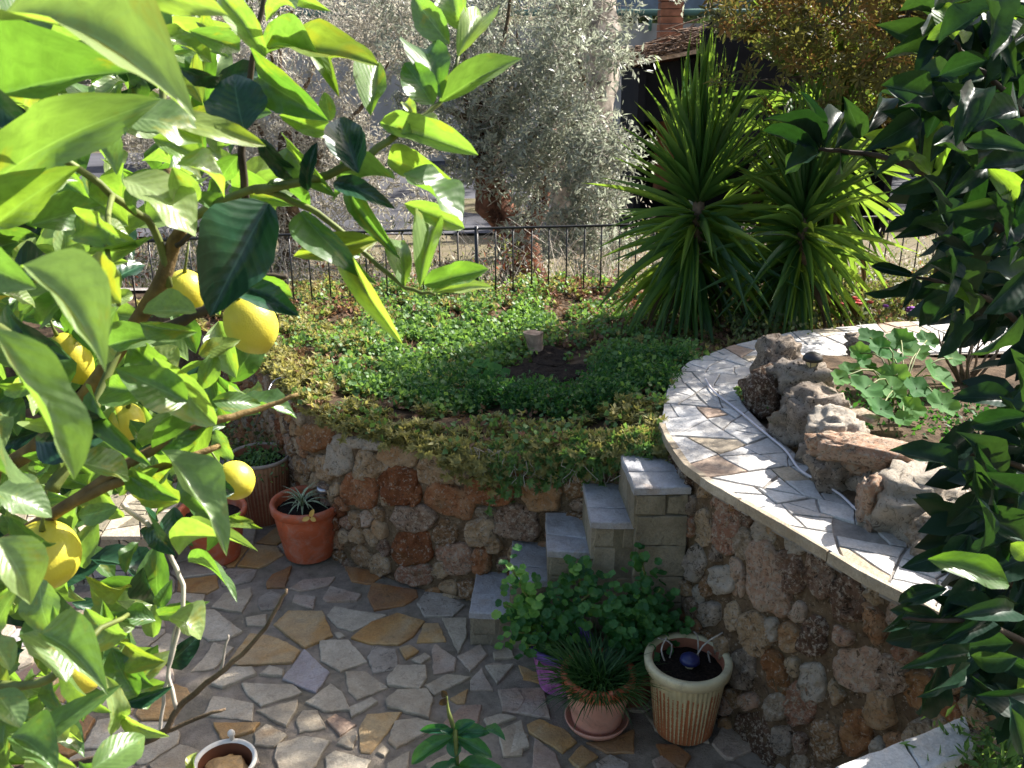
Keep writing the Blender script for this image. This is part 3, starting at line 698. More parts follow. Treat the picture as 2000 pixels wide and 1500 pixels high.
T1 = [(310, 815, 60, 55, 0, 'orange'), (415, 910, 55, 90, 0, 'pale'), (540, 955, 45, 62, 10, 'tan'), (515, 1080, 78, 68, 20, 'rust'), (350, 965, 38, 58, 0, 'tan'), (690, 905, 84, 50, 10, 'orange'),
      (700, 1055, 76, 84, 0, 'rust'), (785, 1100, 25, 42, 0, 'rust'), (888, 965, 82, 74, 10, 'tan'), (1003, 990, 36, 56, 0, 'tan'), (945, 1130, 112, 66, 22, 'rust'), (1170, 965, 118, 44, 5, 'rust'),
      (1150, 1075, 100, 62, 5, 'rust'), (1425, 985, 50, 44, 0, 'pale'), (1400, 1100, 88, 72, 15, 'orange'), (638, 1125, 26, 24, 0, 'tan'), (762, 1215, 94, 58, 5, 'darkst'), (930, 1285, 52, 55, 20, 'tan'),
      (1095, 1285, 76, 55, -8, 'tan'), (1125, 1185, 46, 24, 0, 'pale'), (1275, 1235, 100, 70, 20, 'darkst'), (765, 1360, 86, 78, 0, 'rust'), (905, 1385, 24, 34, 0, 'pink'), (990, 1410, 62, 66, 0, 'pink'),
      (1165, 1345, 36, 34, 0, 'tan'), (905, 1465, 40, 30, 0, 'tan'), (1105, 1420, 42, 60, 0, 'rust'), (615, 1445, 40, 44, 0, 'tan'), (780, 1490, 74, 44, 0, 'pink'), (530, 1400, 58, 34, 40, 'tan'), (545, 850, 90, 22, 8, 'pale'), (620, 975, 30, 32, 0, 'tan')]
build_wall(planter, W1, T1, (0.4, 500, 525), (0.9, W1.len - .35), 0.072, lambda: rnd.choices(['rust', 'orange', 'tan', 'pale', 'pink', 'darkst'], [3.5, 3, 4, .5, 1.6, 1.2])[0])
PLl = [(1.6, 1.35), (1.35, 1.75), (1.114, 2.157), (1.022, 2.288), (.931, 2.463), (.803, 2.696), (.705, 2.867), (.638, 3.035), (.612, 3.27), (.608, 3.42)]
W2 = Wall([(a + .018, b + .008) for a, b in PLl], -0.02, lambda u: 0.915, 0.2, out=1)
pathwall = thing('path_wall', 'tall rubble stone wall under the raised white path, beside the steps', 'stone wall', (0.9, 2.5, 0))
T2 = [(305, 170, 42, 78, -10, 'darkst'), (430, 240, 30, 35, 0, 'tan'), (510, 400, 56, 125, -5, 'pink'), (590, 480, 30, 60, -5, 'pale'), (545, 305, 24, 34, 0, 'orange'), (680, 440, 44, 66, -15, 'pale'), (735, 415, 30, 34, -30, 'orange'),
      (825, 485, 42, 44, 0, 'pale'), (690, 640, 68, 145, -12, 'pink'), (805, 610, 42, 90, -12, 'darkst'), (935, 610, 56, 96, -10, 'darkst'), (1060, 730, 66, 100, -10, 'darkst'), (490, 650, 42, 58, 0, 'pale'), (560, 640, 30, 80, -5, 'pink'),
      (540, 815, 28, 56, 0, 'tan'), (640, 890, 58, 88, -10, 'tan'), (715, 870, 28, 48, 0, 'pale'), (735, 1070, 42, 90, -12, 'orange'), (800, 910, 44, 56, 0, 'orange'), (905, 910, 48, 84, 0, 'darkst'), (1110, 1050, 105, 84, 0, 'pink'), (1180, 850, 44, 86, -8, 'rust'),
      (1270, 1080, 60, 80, 0, 'darkst'), (745, 1225, 46, 52, 0, 'pale'), (580, 1050, 48, 76, 0, 'grey'), (630, 1400, 76, 130, 0, 'darkst'), (850, 1210, 54, 88, 0, 'pink'), (905, 1110, 46, 76, -10, 'pale'), (1210, 1230, 56, 84, 0, 'orange'), (960, 1370, 56, 86, 0, 'tan'),
      (1095, 1330, 64, 90, 0, 'orange'), (370, 580, 36, 66, 0, 'grey'), (410, 420, 30, 80, -5, 'tan'), (1370, 1140, 60, 80, 0, 'orange'), (1330, 960, 50, 50, 0, 'pink'), (760, 740, 40, 60, 0, 'pink'), (1180, 720, 30, 50, 0, 'tan'), (440, 800, 40, 50, 0, 'grey'), (760, 1380, 40, 60, 0, 'grey')]
build_wall(pathwall, W2, T2, (1 / 2.3075, 1200, 850), (0.1, W2.len), 0.066, lambda: rnd.choices(['rust', 'orange', 'tan', 'pale', 'pink', 'darkst', 'grey'], [0.6, 1.6, 3, 2, 3, 2, 2])[0], (0.010, 0.028))

# ------------------------------------------------------------------ raised path of white marble crazy paving
PL = PLl + [(.66, 3.68), (.72, 3.92), (.85, 4.18), (1.1, 4.42), (1.5, 4.68), (2.1, 4.85), (2.8, 4.95)]
PR = [(2.0, 1.45), (1.72, 1.85), (1.36, 2.30), (1.275, 2.43), (1.215, 2.56), (1.16, 2.72), (1.11, 2.9), (1.07, 3.05), (1.02, 3.3), (1.0, 3.42), (.98, 3.62), (.99, 3.82), (1.1, 4.0), (1.35, 4.18), (1.7, 4.28), (2.2, 4.32), (2.9, 4.35)]
cl = [0]
for i in range(len(PL) - 1):
    a = (Vector(PL[i]) + Vector(PR[i])) / 2; b = (Vector(PL[i + 1]) + Vector(PR[i + 1])) / 2; cl.append(cl[-1] + (b - a).length)
PZ = 0.935
WID = 0.42
def pathsurf(u, v, h):
    u = min(max(u, 0), cl[-1] - 1e-6); i = 0
    while i < len(cl) - 2 and cl[i + 1] < u: i += 1
    t = (u - cl[i]) / (cl[i + 1] - cl[i]); l = Vector(PL[i]).lerp(Vector(PL[i + 1]), t); r = Vector(PR[i]).lerp(Vector(PR[i + 1]), t)
    p = l.lerp(r, v / WID); return Vector((p.x, p.y, PZ + h))
V = []; nu = 120
for i in range(nu + 1):
    for j in range(9):
        u = cl[-1] * i / nu; v = WID * (0.01 + 0.99 * j / 8); V.append(pathsurf(u, v, 0.003 * mn.noise(Vector((u * 12, v * 12, 0)))))
Fc = [(i * 9 + j, (i + 1) * 9 + j, (i + 1) * 9 + j + 1, i * 9 + j + 1) for i in range(nu) for j in range(8)]
b0 = len(V)
for i in range(nu + 1): V.append(pathsurf(cl[-1] * i / nu, WID * 0.01, -0.05))
Fc += [(i * 9, b0 + i, b0 + i + 1, (i + 1) * 9) for i in range(nu)]
path = part('garden_path', V, Fc, M['cement']); tag(path, 'raised curving path of white marble crazy paving on top of the wall', None, None, 'structure'); ORG[path.name] = Matrix.Identity(4)
for cell in cut_cells([(0, -.012), (cl[-1], -.012), (cl[-1], WID - .01), (0, WID - .01)], 0.009, 0.034):
    s = centroid(cell)
    P = inset(cell, rnd.uniform(0.0015, 0.006))
    if len(P) < 3 or abs(area(P)) < 0.002: continue
    if any(math.hypot(s[0] - a, s[1] - b) < r_ for a, b, r_ in ((1.35, 0.30, 0.08),)): continue
    V, Fc = slab(rough_edge(P, 0.03, 0.0022), -0.012, rnd.uniform(0.006, 0.009), pathsurf, 0.002, 0.008)
    part('flagstone', V, Fc, M['marble'] if rnd.random() < 0.86 else M['s_p'] if rnd.random() < .5 else M['s_c'], path, False)
# coping slabs set along the edge over the wall
u = 0.0; ue = cl[9] + 0.05
while u < ue:
    L = rnd.uniform(0.16, 0.34); P = [(u + .003, -0.022), (u + L - .003, -0.022 - rnd.uniform(0, .004)), (u + L - .003, 0.004), (u + .003, 0.004)]
    V, Fc = slab(rough_edge(P, 0.04, 0.0015), -0.028, 0.008, pathsurf, 0.003, 0.0); part('coping_slab', V, Fc, M['s_c'], pathwall, False); u += L

# ------------------------------------------------------------------ stone steps
FR = [(-.17, 3.25), (-.005, 3.225), (.145, 3.16), (.305, 3.085), (.452, 3.02), (.652, 3.01)]
BK = [(-.15, 3.57), (.01, 3.53), (.149, 3.47), (.295, 3.40), (.432, 3.34), (.63, 3.33)]
stairs = thing('stone_steps', 'five narrow stone steps with marble treads climbing to the raised path', 'steps', (0.2, 3.2, 0))
def prism(pts, z0, z1, bev=0.004):
    return slab([(p[0], p[1]) for p in pts], z0, z1, psurf, bev, 0)
for i in range(5):
    z = 0.17 * (i + 1); a, b = Vector(FR[i]), Vector(BK[i])
    d = (Vector(FR[i + 1]) - a); c = a + Vector((0.19 if i < 4 else .2, -0.012 if i < 4 else 0.01)); e = b + Vector((0.19, 0.0))
    core = [(a.x + .008, a.y + .004), (c.x, c.y + .004), (e.x, e.y), (b.x + .012, b.y)]
    V, Fc = prism(core, 0.0, z - 0.028); part('step_core', V, Fc, M['stepcement'], stairs, False)
    # treads: irregular marble pieces
    m1 = a.lerp(b, rnd.uniform(.3, .42)); m2 = c.lerp(e, rnd.uniform(.25, .45))
    ov = 0.008; a_ = a + Vector((-ov, -ov)); c_ = c + Vector((0, -ov)); b_ = b + Vector((-ov, 0)); m1_ = m1 + Vector((-ov, 0))
    for q in ([a_, c_, m2 - Vector((0, .003)), m1_ - Vector((0, .003))], [m1_ + Vector((0, .003)), m2 + Vector((0, .003)), e, b_]):
        V, Fc = slab(rough_edge([(p.x, p.y) for p in q], 0.04, 0.003), z - 0.028, z + rnd.uniform(-.001, .002), psurf, 0.004, 0.01); part('tread_slab', V, Fc, M['tread_shaded'] if 'tread_shaded' in M else M['marble'], stairs, False)
    # risers on the left end
    zz = [z - 0.17 + 0.004, z - 0.03]
    for (p, q) in ((a, a.lerp(b, .45)), (a.lerp(b, .45), b)):
        P = [(p.x - .004, p.y + .002), (p.x + .012, p.y + .002), (q.x + .012, q.y - .003), (q.x - .004, q.y - .003)]
        V, Fc = prism(P, zz[0], zz[1], 0.002); part('riser_slab', V, Fc, M['block'], stairs, False)
    # cut blocks on the side towards the patio
    zc = z - 0.03; rows = 0
    while zc > 0.02 and rows < 6:
        hh = min(zc, 0.085 if rows == 0 else rnd.uniform(.10, .17)); k = 2 if rows == 0 else 1
        cuts = [0, rnd.uniform(.35, .65), 1] if k == 2 or rnd.random() < .5 else [0, 1]
        for q in range(len(cuts) - 1):
            p0 = a.lerp(c, cuts[q]); p1 = a.lerp(c, cuts[q + 1]); pr = rnd.uniform(0, .004)
            pr *= .4; x0_, x1_, y0_ = p0.x + rnd.uniform(.0, .003), p1.x - rnd.uniform(.0, .003), p0.y - pr
            ss = lambda u_, v_, h_, y0_=y0_: Vector((u_, y0_ - h_, v_))
            b0, b1 = zc - hh + rnd.uniform(.0, .003), zc - rnd.uniform(.0, .002)
            V, Fc = slab(rough_edge([(x0_, b0 + rnd.uniform(0, .008)), (x1_, b0), (x1_ - rnd.uniform(0, .01), b1), (x0_ + rnd.uniform(0, .012), b1 - rnd.uniform(0, .01))], .02, .0022), -.016, .0 + pr, ss, 0.003); part('side_block', V, Fc, M['block'], stairs, False)
        zc -= hh; rows += 1

# ------------------------------------------------------------------ planter earth
def sz(x, y):
    base = 0.715 + 0.17 * max(0, min(1, (x + 0.15) / 0.75)) * max(0, min(1, (5.6 - y) / 1.5)) + 0.05 * mn.noise(Vector((x * 1.6, y * 1.6, 4))) + 0.02 * mn.noise(Vector((x * 5, y * 5, 4)))
    return base
def wall_y(x):
    for i in range(len(PW) - 1):
        if PW[i][0] <= x <= PW[i + 1][0]:
            t = (x - PW[i][0]) / (PW[i + 1][0] - PW[i][0]); return PW[i][1] + t * (PW[i + 1][1] - PW[i][1])
    return 3.3 if x > 0.6 else 6
def path_left(y, x):
    return any(inpoly(x, y, Q) for Q in PATHQ)
PATHQ = [[PL[i], PL[i + 1], PR[i + 1], PR[i]] for i in range(len(PL) - 1)]
V = []; Fc = []; nxx, nyy = 110, 60
for i in range(nxx + 1):
    x = -2.58 + 6.6 * i / nxx; y0 = wall_y(x) + 0.05; y1 = 6.62 + 0.03 * x
    if x > 0.62: y0 = max(3.4, 3.4)
    for j in range(nyy + 1):
        y = y0 + (y1 - y0) * j / nyy; z = sz(x, y)
        if x > 0.58 : z = min(z, 0.90)
        V.append((x, y, z))
for i in range(nxx):
    for j in range(nyy): Fc.append((i * (nyy + 1) + j, (i + 1) * (nyy + 1) + j, (i + 1) * (nyy + 1) + j + 1, i * (nyy + 1) + j + 1))
o = part('planter_soil', V, Fc, M['earth']); tag(o, 'brown earth of the raised planting bed', None, None, 'structure')
# back edge of the bed dropping behind the fence
V = []; xs2 = [-5 + .5 * i for i in range(19)]
for x in xs2: V += [(x, 6.60 + .03 * x, .70), (x, 6.68 + .03 * x, .70), (x, 6.68 + .03 * x, -.1)]
Fc = [(i * 3 + k, i * 3 + k + 3, i * 3 + k + 4, i * 3 + k + 1) for i in range(len(xs2) - 1) for k in range(2)]
o = part('bed_edge', V, Fc, M['concrete']); tag(o, 'low concrete edge under the iron fence', None, None, 'structure')
V = [(-5, 4.9, .68), (-2.5, 4.9, .68), (-2.5, 6.6, .68), (-5, 6.5, .68), (-5, 4.9, 0), (-2.5, 4.9, 0)]
o = part('side_terrace', V, [(0, 1, 2, 3), (4, 5, 1, 0)], M['earth']); tag(o, 'earth terrace at the left of the planting bed', None, None, 'structure')
# upper bed on the right, behind the rock border
V = []; Fc = []
for i in range(31):
    for j in range(31):
        x = 1.0 + 3.2 * i / 30; y = 1.4 + 3.2 * j / 30; V.append((x, y, 0.955 + 0.03 * mn.noise(Vector((x * 3, y * 3, 1))) + 0.05 * (1 if x > 1.35 else max(0, (x - 1.1) / .25))))
for i in range(30):
    for j in range(30):
        cx, cy = 1.0 + 3.2 * (i + .5) / 30, 1.4 + 3.2 * (j + .5) / 30
        if cy > 4.05 or path_left(cy, cx) or cx < 1.12: continue
        if cy < 2.45 and cx < 1.25 + (2.45 - cy) * 0.85: continue
        Fc.append((i * 31 + j, (i + 1) * 31 + j, (i + 1) * 31 + j + 1, i * 31 + j + 1))
o = part('upper_bed_soil', V, Fc, M['earth']); tag(o, 'earth of the small bed behind the border rocks', None, None, 'structure')

# ------------------------------------------------------------------ border rocks
def rock(c, s, rz, seed, rough=0.42, subdiv=4):
    s = (s[0] * 1.2, s[1] * 1.22, s[2] * 1.1)
    me = bpy.data.meshes.new('rock')
    import bmesh
    bm = bmesh.new(); bmesh.ops.create_icosphere(bm, subdivisions=subdiv, radius=1)
    R = Matrix.Rotation(rz, 3, 'Z')
    for v in bm.verts:
        p = v.co.copy(); q = p * 1.3 + Vector((seed * 7.3, seed, 0))
        k = 1 + rough * mn.noise(q) + rough * 0.55 * mn.noise(q * 2.4) + rough * .35 * abs(mn.noise(q * 5)) - rough * .35 * abs(mn.noise(q * 2.1 + Vector((9, 9, 9)))) + rough * .28 * mn.noise(q * 9) + rough * .12 * mn.noise(q * 19)
        e = Vector((math.copysign(abs(p.x) ** .75, p.x), math.copysign(abs(p.y) ** .75, p.y), math.copysign(abs(p.z) ** .75, p.z)))
        v.co = Vector(c) + R @ Vector((e.x * s[0] * k, e.y * s[1] * k, e.z * s[2] * k))
    bm.to_mesh(me); bm.free(); me.polygons.foreach_set('use_smooth', [True] * len(me.polygons)); return me
RK = [  # px, py at a height, size, rot, material, label
    (1520, 705, 1.08, (.075, .07, .095), .3, 'grey', 'upright jagged grey rock at the far end of the border, left of the lantern'),
    (1500, 765, 1.00, (.075, .06, .09), .8, 'darkst', 'dark mossy rock low against the path, below the jagged upright rock'),
    (1565, 745, 1.06, (.10, .07, .085), -.4, 'grey', 'smooth pale grey rock directly in front of the small lantern'),
    (1585, 815, 1.03, (.085, .09, .10), .5, 'grey', 'rounded grey rock in the middle of the border, left of the leaning slabs'),
    (1545, 830, 0.97, (.05, .06, .06), .5, 'darkst', 'small mossy stone wedged against the path edge near the border middle'),
    (1635, 850, 1.05, (.075, .07, .075), -.5, 'pale', 'pale knobbly rock beside the two leaning slabs'),
    (1690, 885, 1.08, (.135, .06, .055), -.5, 'pink', 'long orange tinted rock lying in front of the leaning slabs'),
    (1640, 920, 0.98, (.085, .075, .075), .1, 'grey', 'grey lumpy rock under the long orange rock'),
    (1700, 940, 0.98, (.07, .07, .07), .1, 'grey', 'small grey rock filling the gap left of the big pale boulder'),
    (1710, 985, 1.0, (.045, .055, .09), .1, 'pink', 'narrow upright pinkish stone at the left end of the big pale boulder'),
    (1790, 985, 1.0, (.12, .12, .10), -.5, 'pale', 'big pale flat topped boulder, nearest large rock of the border'),
    (1850, 1060, .97, (.10, .08, .07), -.5, 'pale', 'mossy pale rock at the near end of the border, half behind orange leaves'),
    (1700, 675, 1.0, (.10, .06, .05), .1, 'grey', 'low rock on the far paving behind the broad leaved plant')]
for i, (a, b, z, s, rz, mt, lb) in enumerate(RK):
    me = rock(onz(a, b, z), s, rz, i + 1); me.materials.append(M[mt]); o = obj('border_rock', me); tag(o, lb, 'rock', 'rocks bordering the raised path')
for i, (x, y, z, s, mt, lb) in enumerate([(1.05, 3.66, .97, (.06, .07, .05), 'darkst', 'low dark stone at the foot of the jagged rock'), (1.10, 3.28, .97, (.07, .08, .06), 'grey', 'low grey stone at the foot of the rounded middle rock'), (1.16, 3.05, .97, (.07, .08, .065), 'grey', 'low lumpy stone beside the cable, below the pale knobbly rock'),
    (1.22, 2.86, .96, (.06, .07, .055), 'darkst', 'dark low stone between the lumpy grey rock and the cable'), (1.30, 2.68, .96, (.07, .08, .06), 'grey', 'low stone at the foot of the big pale boulder'), (1.20, 3.46, 1.0, (.09, .08, .07), 'grey', 'flat grey stone between the lantern rock and the middle rock')]):
    me = rock((x, y, z), s, i * .7, 40 + i); me.materials.append(M[mt]); o = obj('border_rock', me); tag(o, lb, 'rock', 'rocks bordering the raised path')
# slabs of paving right of the rocks
sp = part('upper_paving', [(1.25, 2.2, .985), (3.0, 2.0, .985), (3.0, 3.05, .985), (1.4, 3.15, .985)], [(0, 1, 2, 3)], M['cement']); tag(sp, 'patch of crazy paving on the upper level right of the rocks', None, None, 'structure'); ORG[sp.name] = Matrix.Identity(4)
for cell in cut_cells([(1.3, 2.15), (2.4, 2.15), (2.4, 3.1), (1.3, 3.1)], .008, .03):
    P = inset(cell, .008)
    if len(P) > 2 and abs(area(P)) > .002:
        V, Fc = slab(rough_edge(P, .03, .002), .98, rnd.uniform(.996, 1.004), psurf, .003, .01); part('paving_stone', V, Fc, rnd.choice([M['s_c'], M['marble'], M['s_p']]), sp, False)
for (P, lb) in (([(1590, 790), (1700, 840), (1655, 830 + 15), (1625, 810)], 'larger pale slab leaning on the rocks by the broad leaved plant'),
                ([(1650, 800), (1680, 792), (1720, 815), (1700, 820)], 'smaller rounded slab beside the larger leaning slab')):
    Q = [onz(1640 if False else a, b, 1.09) for a, b in P]
    V, Fc = slab([(q.x, q.y) for q in Q], 1.075, 1.09, psurf, .003, .05); o = part('loose_slab', V, Fc, M['pale']); tag(o, lb, 'stone slab')

# ------------------------------------------------------------------ lemon type leaves: mesh variants
def leaf_mesh(name, m, nl=10, nw=4, fold=0.12, arch=0.12, wav=0.05, droop=0.0, seed=0, shape='lemon', twist=0.0, asp=None):
    r_ = random.Random(seed); V = []; uv = []; ph = r_.uniform(0, 6)
    if asp is None: asp = 0.06 if shape == 'strap' else 0.5
    fold, wav, twist = fold * asp * 2, wav * asp * 2, twist * asp * 2
    for i in range(nl + 1):
        t = i / nl
        if shape == 'lemon': wd = max(0, math.sin(math.pi * min(1, t * 1.0) ** 0.85)) ** 0.8 * (1 - 0.25 * t)
        elif shape == 'oval': wd = max(0, math.sin(math.pi * t)) ** 0.62
        elif shape == 'strap': wd = min(1, t * 2.2 + .55) * (1 - t ** 2.0) ** 0.95 if t < 1 else 0
        elif shape == 'lance': wd = max(0, math.sin(math.pi * t ** 0.7)) ** 0.9
        wd = max(wd, 0.03 if t < .5 else 0.0) * 0.5
        zc = arch * math.sin(math.pi * t) - droop * t * t
        for j in range(nw + 1):
            s = (j / nw - 0.5) * 2; x = s * wd
            if 0 < i < nl and wav: x *= 1 + 0.03 * math.sin(t * 34 + ph + s)
            z = zc + fold * abs(s) * wd * 2 * (1 if j != nw // 2 else 0) + wav * wd * 2 * abs(s) * math.sin(t * 11 + ph + s * 1.5)
            z += twist * s * wd * 2 * math.sin(math.pi * t)
            V.append((x, t, z)); uv.append((j / nw, t))
    m_ = nw + 1
    Fc = [(i * m_ + j, i * m_ + j + 1, (i + 1) * m_ + j + 1, (i + 1) * m_ + j) for i in range(nl) for j in range(nw)]
    return mesh(name, V, Fc, m, True, uv=uv)
def leaf_matrix(B, T, nrm, wd):
    Y = T - B; L = Y.length; y = Y / L; z = (nrm - y * nrm.dot(y))
    z = z.normalized() if z.length > 1e-4 else y.orthogonal().normalized()
    x = y.cross(z)
    return Matrix(((x.x * wd, y.x * L, z.x * L, B.x), (x.y * wd, y.y * L, z.y * L, B.y), (x.z * wd, y.z * L, z.z * L, B.z), (0, 0, 0, 1)))
LV = {}
for key in ('lemon_young', 'lemon_mature', 'lemon_old', 'lemon_yellow'):
    LV[key] = [leaf_mesh('leaf', M[key], 14, 6, rnd.uniform(.08, .32), rnd.uniform(-.02, .20), rnd.uniform(.03, .10), rnd.uniform(0, .28), k, 'oval' if k % 2 else 'lemon', rnd.uniform(-.2, .2)) for k in range(6)]
GN = Vector((0, -.94, .34))
TN = Vector((.55, -.30, .78)).normalized()
def put_leaf(root, bx, by, tx, ty, wpx, mode, dep, dt=None):
    B = at(bx, by, dep); T = at(tx, ty, dep * (1 + (rnd.uniform(-.06, .06) if dt is None else dt)))
    key = {'G': 'lemon_young', 'Y': 'lemon_yellow', 'M': 'lemon_mature', 'D': 'lemon_old', 'T': 'lemon_young', 'U': 'lemon_mature'}[mode]
    jj = .5 if dep < .68 else 1
    n = (TN if mode in 'TU' else GN) + Vector((rnd.gauss(0, .16), rnd.gauss(0, .1), rnd.gauss(0, .14))) * jj
    y = (T - B).normalized(); z = (n - y * n.dot(y)).normalized(); x = y.cross(z); view = ((B + T) / 2 - Vector((0, 0, H))).normalized()
    comp = max(0.5, math.sqrt(max(0, 1 - x.dot(view) ** 2))); wd = wpx / F * dep / comp
    return obj('leaf', rnd.choice(LV[key]), root, leaf_matrix(B, T, z, wd))
lemon_tree = thing('lemon_tree', 'lemon tree full of bright sunlit leaves filling the left foreground', 'tree', (-.95, 1.15, 0))
LT = """0,40,384,168,135,T,.55|190,-50,430,20,75,G,.6|-30,370,298,188,95,G,.66|-60,500,60,560,110,G,.55|40,520,222,698,78,T,.5|-20,640,152,936,84,T,.5|478,258,448,130,125,D,.8|525,398,405,594,124,D,.8
700,338,655,210,86,D,.82|520,92,738,118,76,Y,.85|505,150,628,228,80,M,.85|545,225,652,262,42,M,.9|510,112,652,132,46,T,.86|724,226,738,114,60,M,.9|878,86,800,-12,66,G,.9|905,62,880,-34,55,G,.92
893,112,948,22,70,G,.9|862,192,828,84,84,M,.86|846,204,790,122,66,M,.86|858,202,1020,104,46,G,.9|812,236,786,190,30,G,.9|742,240,932,300,56,G,.88|780,268,872,258,44,T,.86|758,310,880,352,56,M,.9
772,350,645,366,34,T,.84|788,340,908,424,68,U,.84|790,398,908,446,44,G,.9|652,356,768,402,50,D,.84|680,372,760,482,50,M,.9|738,470,570,500,58,Y,.88|588,414,706,545,50,M,.84|688,518,778,664,42,G,.84
790,562,778,448,50,M,.88|820,562,846,424,56,G,.87|828,556,952,524,46,M,.87|843,572,968,556,30,G,.86|704,500,640,478,40,M,.92|236,592,184,490,92,Y,.75|228,600,216,692,88,G,.75|298,220,500,272,54,Y,.72
344,322,446,378,62,T,.7|238,232,398,270,60,T,.68|240,350,388,452,66,T,.72|336,326,372,404,62,G,.72|228,342,176,264,52,T,.7|-10,440,148,324,84,M,.66|-10,392,150,338,60,T,.7|-10,192,262,128,84,M,.7
-20,170,78,274,66,D,.66|20,60,74,-20,50,M,.7|384,610,278,606,52,T,.85|386,648,262,634,36,G,.85|388,692,466,662,46,Y,.95|346,744,244,674,64,M,.9|366,784,226,720,92,M,.85|300,698,422,832,74,G,.85
414,782,516,790,48,M,1.0|300,884,422,798,60,M,.9|420,840,452,898,36,G,.95|314,880,458,1068,74,T,.8|148,902,254,930,66,T,.8|250,930,346,976,58,M,.9|-10,788,50,962,80,G,.6|-10,958,106,1002,84,T,.66
78,1130,96,1242,76,G,.85|-10,1052,70,1176,88,T,.6|252,1140,168,1130,46,Y,1.0|280,1108,302,1202,62,D,1.0|310,1018,338,1082,52,D,1.0|350,1084,492,1058,44,T,.98|368,1098,468,1142,46,U,.98|310,1202,396,1180,36,M,1.0
246,1242,164,1194,66,G,.9|330,1208,396,1244,58,T,.95|322,1292,244,1250,62,Y,.9|130,1332,46,1228,84,T,.72|78,1238,212,1334,62,T,.72|58,1462,208,1348,68,M,.75|220,1432,214,1328,50,T,.9|244,1372,332,1348,34,D,.95
178,1502,294,1430,80,M,.75|380,1530,380,1464,24,Y,.9|-10,1232,28,1148,52,G,.7|-10,1350,40,1420,60,T,.7|520,112,428,-14,54,G,.82|520,42,582,-4,48,T,.85|350,132,434,152,42,D,.8|505,270,592,372,50,D,.86
600,372,616,280,32,D,.84|560,288,652,382,66,M,.9|520,360,622,402,36,U,.88|645,236,634,180,32,G,.9|560,-20,640,20,40,M,.95|300,60,420,120,44,M,.85|370,60,480,100,50,G,.86|430,80,380,30,30,Y,.88
640,130,650,165,36,Y,.9|300,330,260,420,46,M,.8|150,420,260,480,60,M,.85|60,440,200,400,70,M,.85|20,560,120,520,60,D,.85|40,640,130,700,60,D,.8|60,720,0,600,60,M,.8|150,560,60,640,54,M,.8|200,500,280,470,40,G,.85
470,300,420,360,46,M,.9|440,420,380,380,40,M,.95|480,560,560,600,60,D,.95|505,540,575,585,46,M,.95|100,800,210,830,70,D,.8|70,860,220,850,60,D,.85|180,760,260,900,70,M,.85|20,1010,110,1080,60,M,.8|240,1010,180,940,44,G,.95
420,690,395,760,40,U,.95|380,870,300,940,60,M,.9|230,990,150,1010,40,G,.9|0,1100,60,1120,60,G,.7|160,1230,100,1190,40,G,.85|130,1290,190,1400,60,M,.85|20,1440,110,1500,60,U,.7|240,1400,320,1440,40,G,.9|150,1500,60,1440,50,G,.75
20,1310,-20,1240,50,T,.7|300,1340,240,1300,40,M,.95|470,1000,400,1040,40,M,1.0|450,1010,490,1030,24,Y,1.0|370,920,460,970,40,D,1.0|340,990,370,1070,44,D,1.0|270,1060,240,1110,36,M,1.0"""
nleaf = 0
for it in LT.replace('\n', '|').split('|'):
    a = it.split(','); put_leaf(lemon_tree, *[float(v) for v in a[:5]], a[5], float(a[6])); nleaf += 1
REG = [[(-60, -60), (300, -60), (420, 60), (470, 420), (430, 640), (470, 760), (430, 900), (300, 960), (260, 1080), (330, 1200), (330, 1330), (240, 1500), (-60, 1520)]]
while nleaf < 285:
    x, y = rnd.uniform(-60, 480), rnd.uniform(-60, 1520)
    if not inpoly(x, y, REG[0]) or (260 < x < 420 and 380 < y < 560) or (470 < y < 560 and x > 280): continue
    if (x > 160 and 940 < y < 1150 and rnd.random() < .75) or (x > 120 and 1330 < y and rnd.random() < .6): continue
    a = rnd.uniform(0, 6.28); L = rnd.uniform(70, 130); dep = rnd.uniform(.9, 1.3)
    if any(math.hypot(x + math.cos(a) * L * q - u_, y + math.sin(a) * L * .8 * q - v_) < r_ for u_, v_, r_ in ((490, 634, 95), (459, 938, 85), (88, 1084, 105), (362, 570, 80), (140, 700, 55), (246, 824, 55), (160, 1322, 45)) for q in (0, .5, 1)): continue
    put_leaf(lemon_tree, x, y, x + math.cos(a) * L, y + math.sin(a) * L * .8, L * rnd.uniform(.38, .55), rnd.choices('GMDTUY', [4, 3.5, 1.2, 4 if y > 850 else 2.6, 2, .7])[0], dep); nleaf += 1
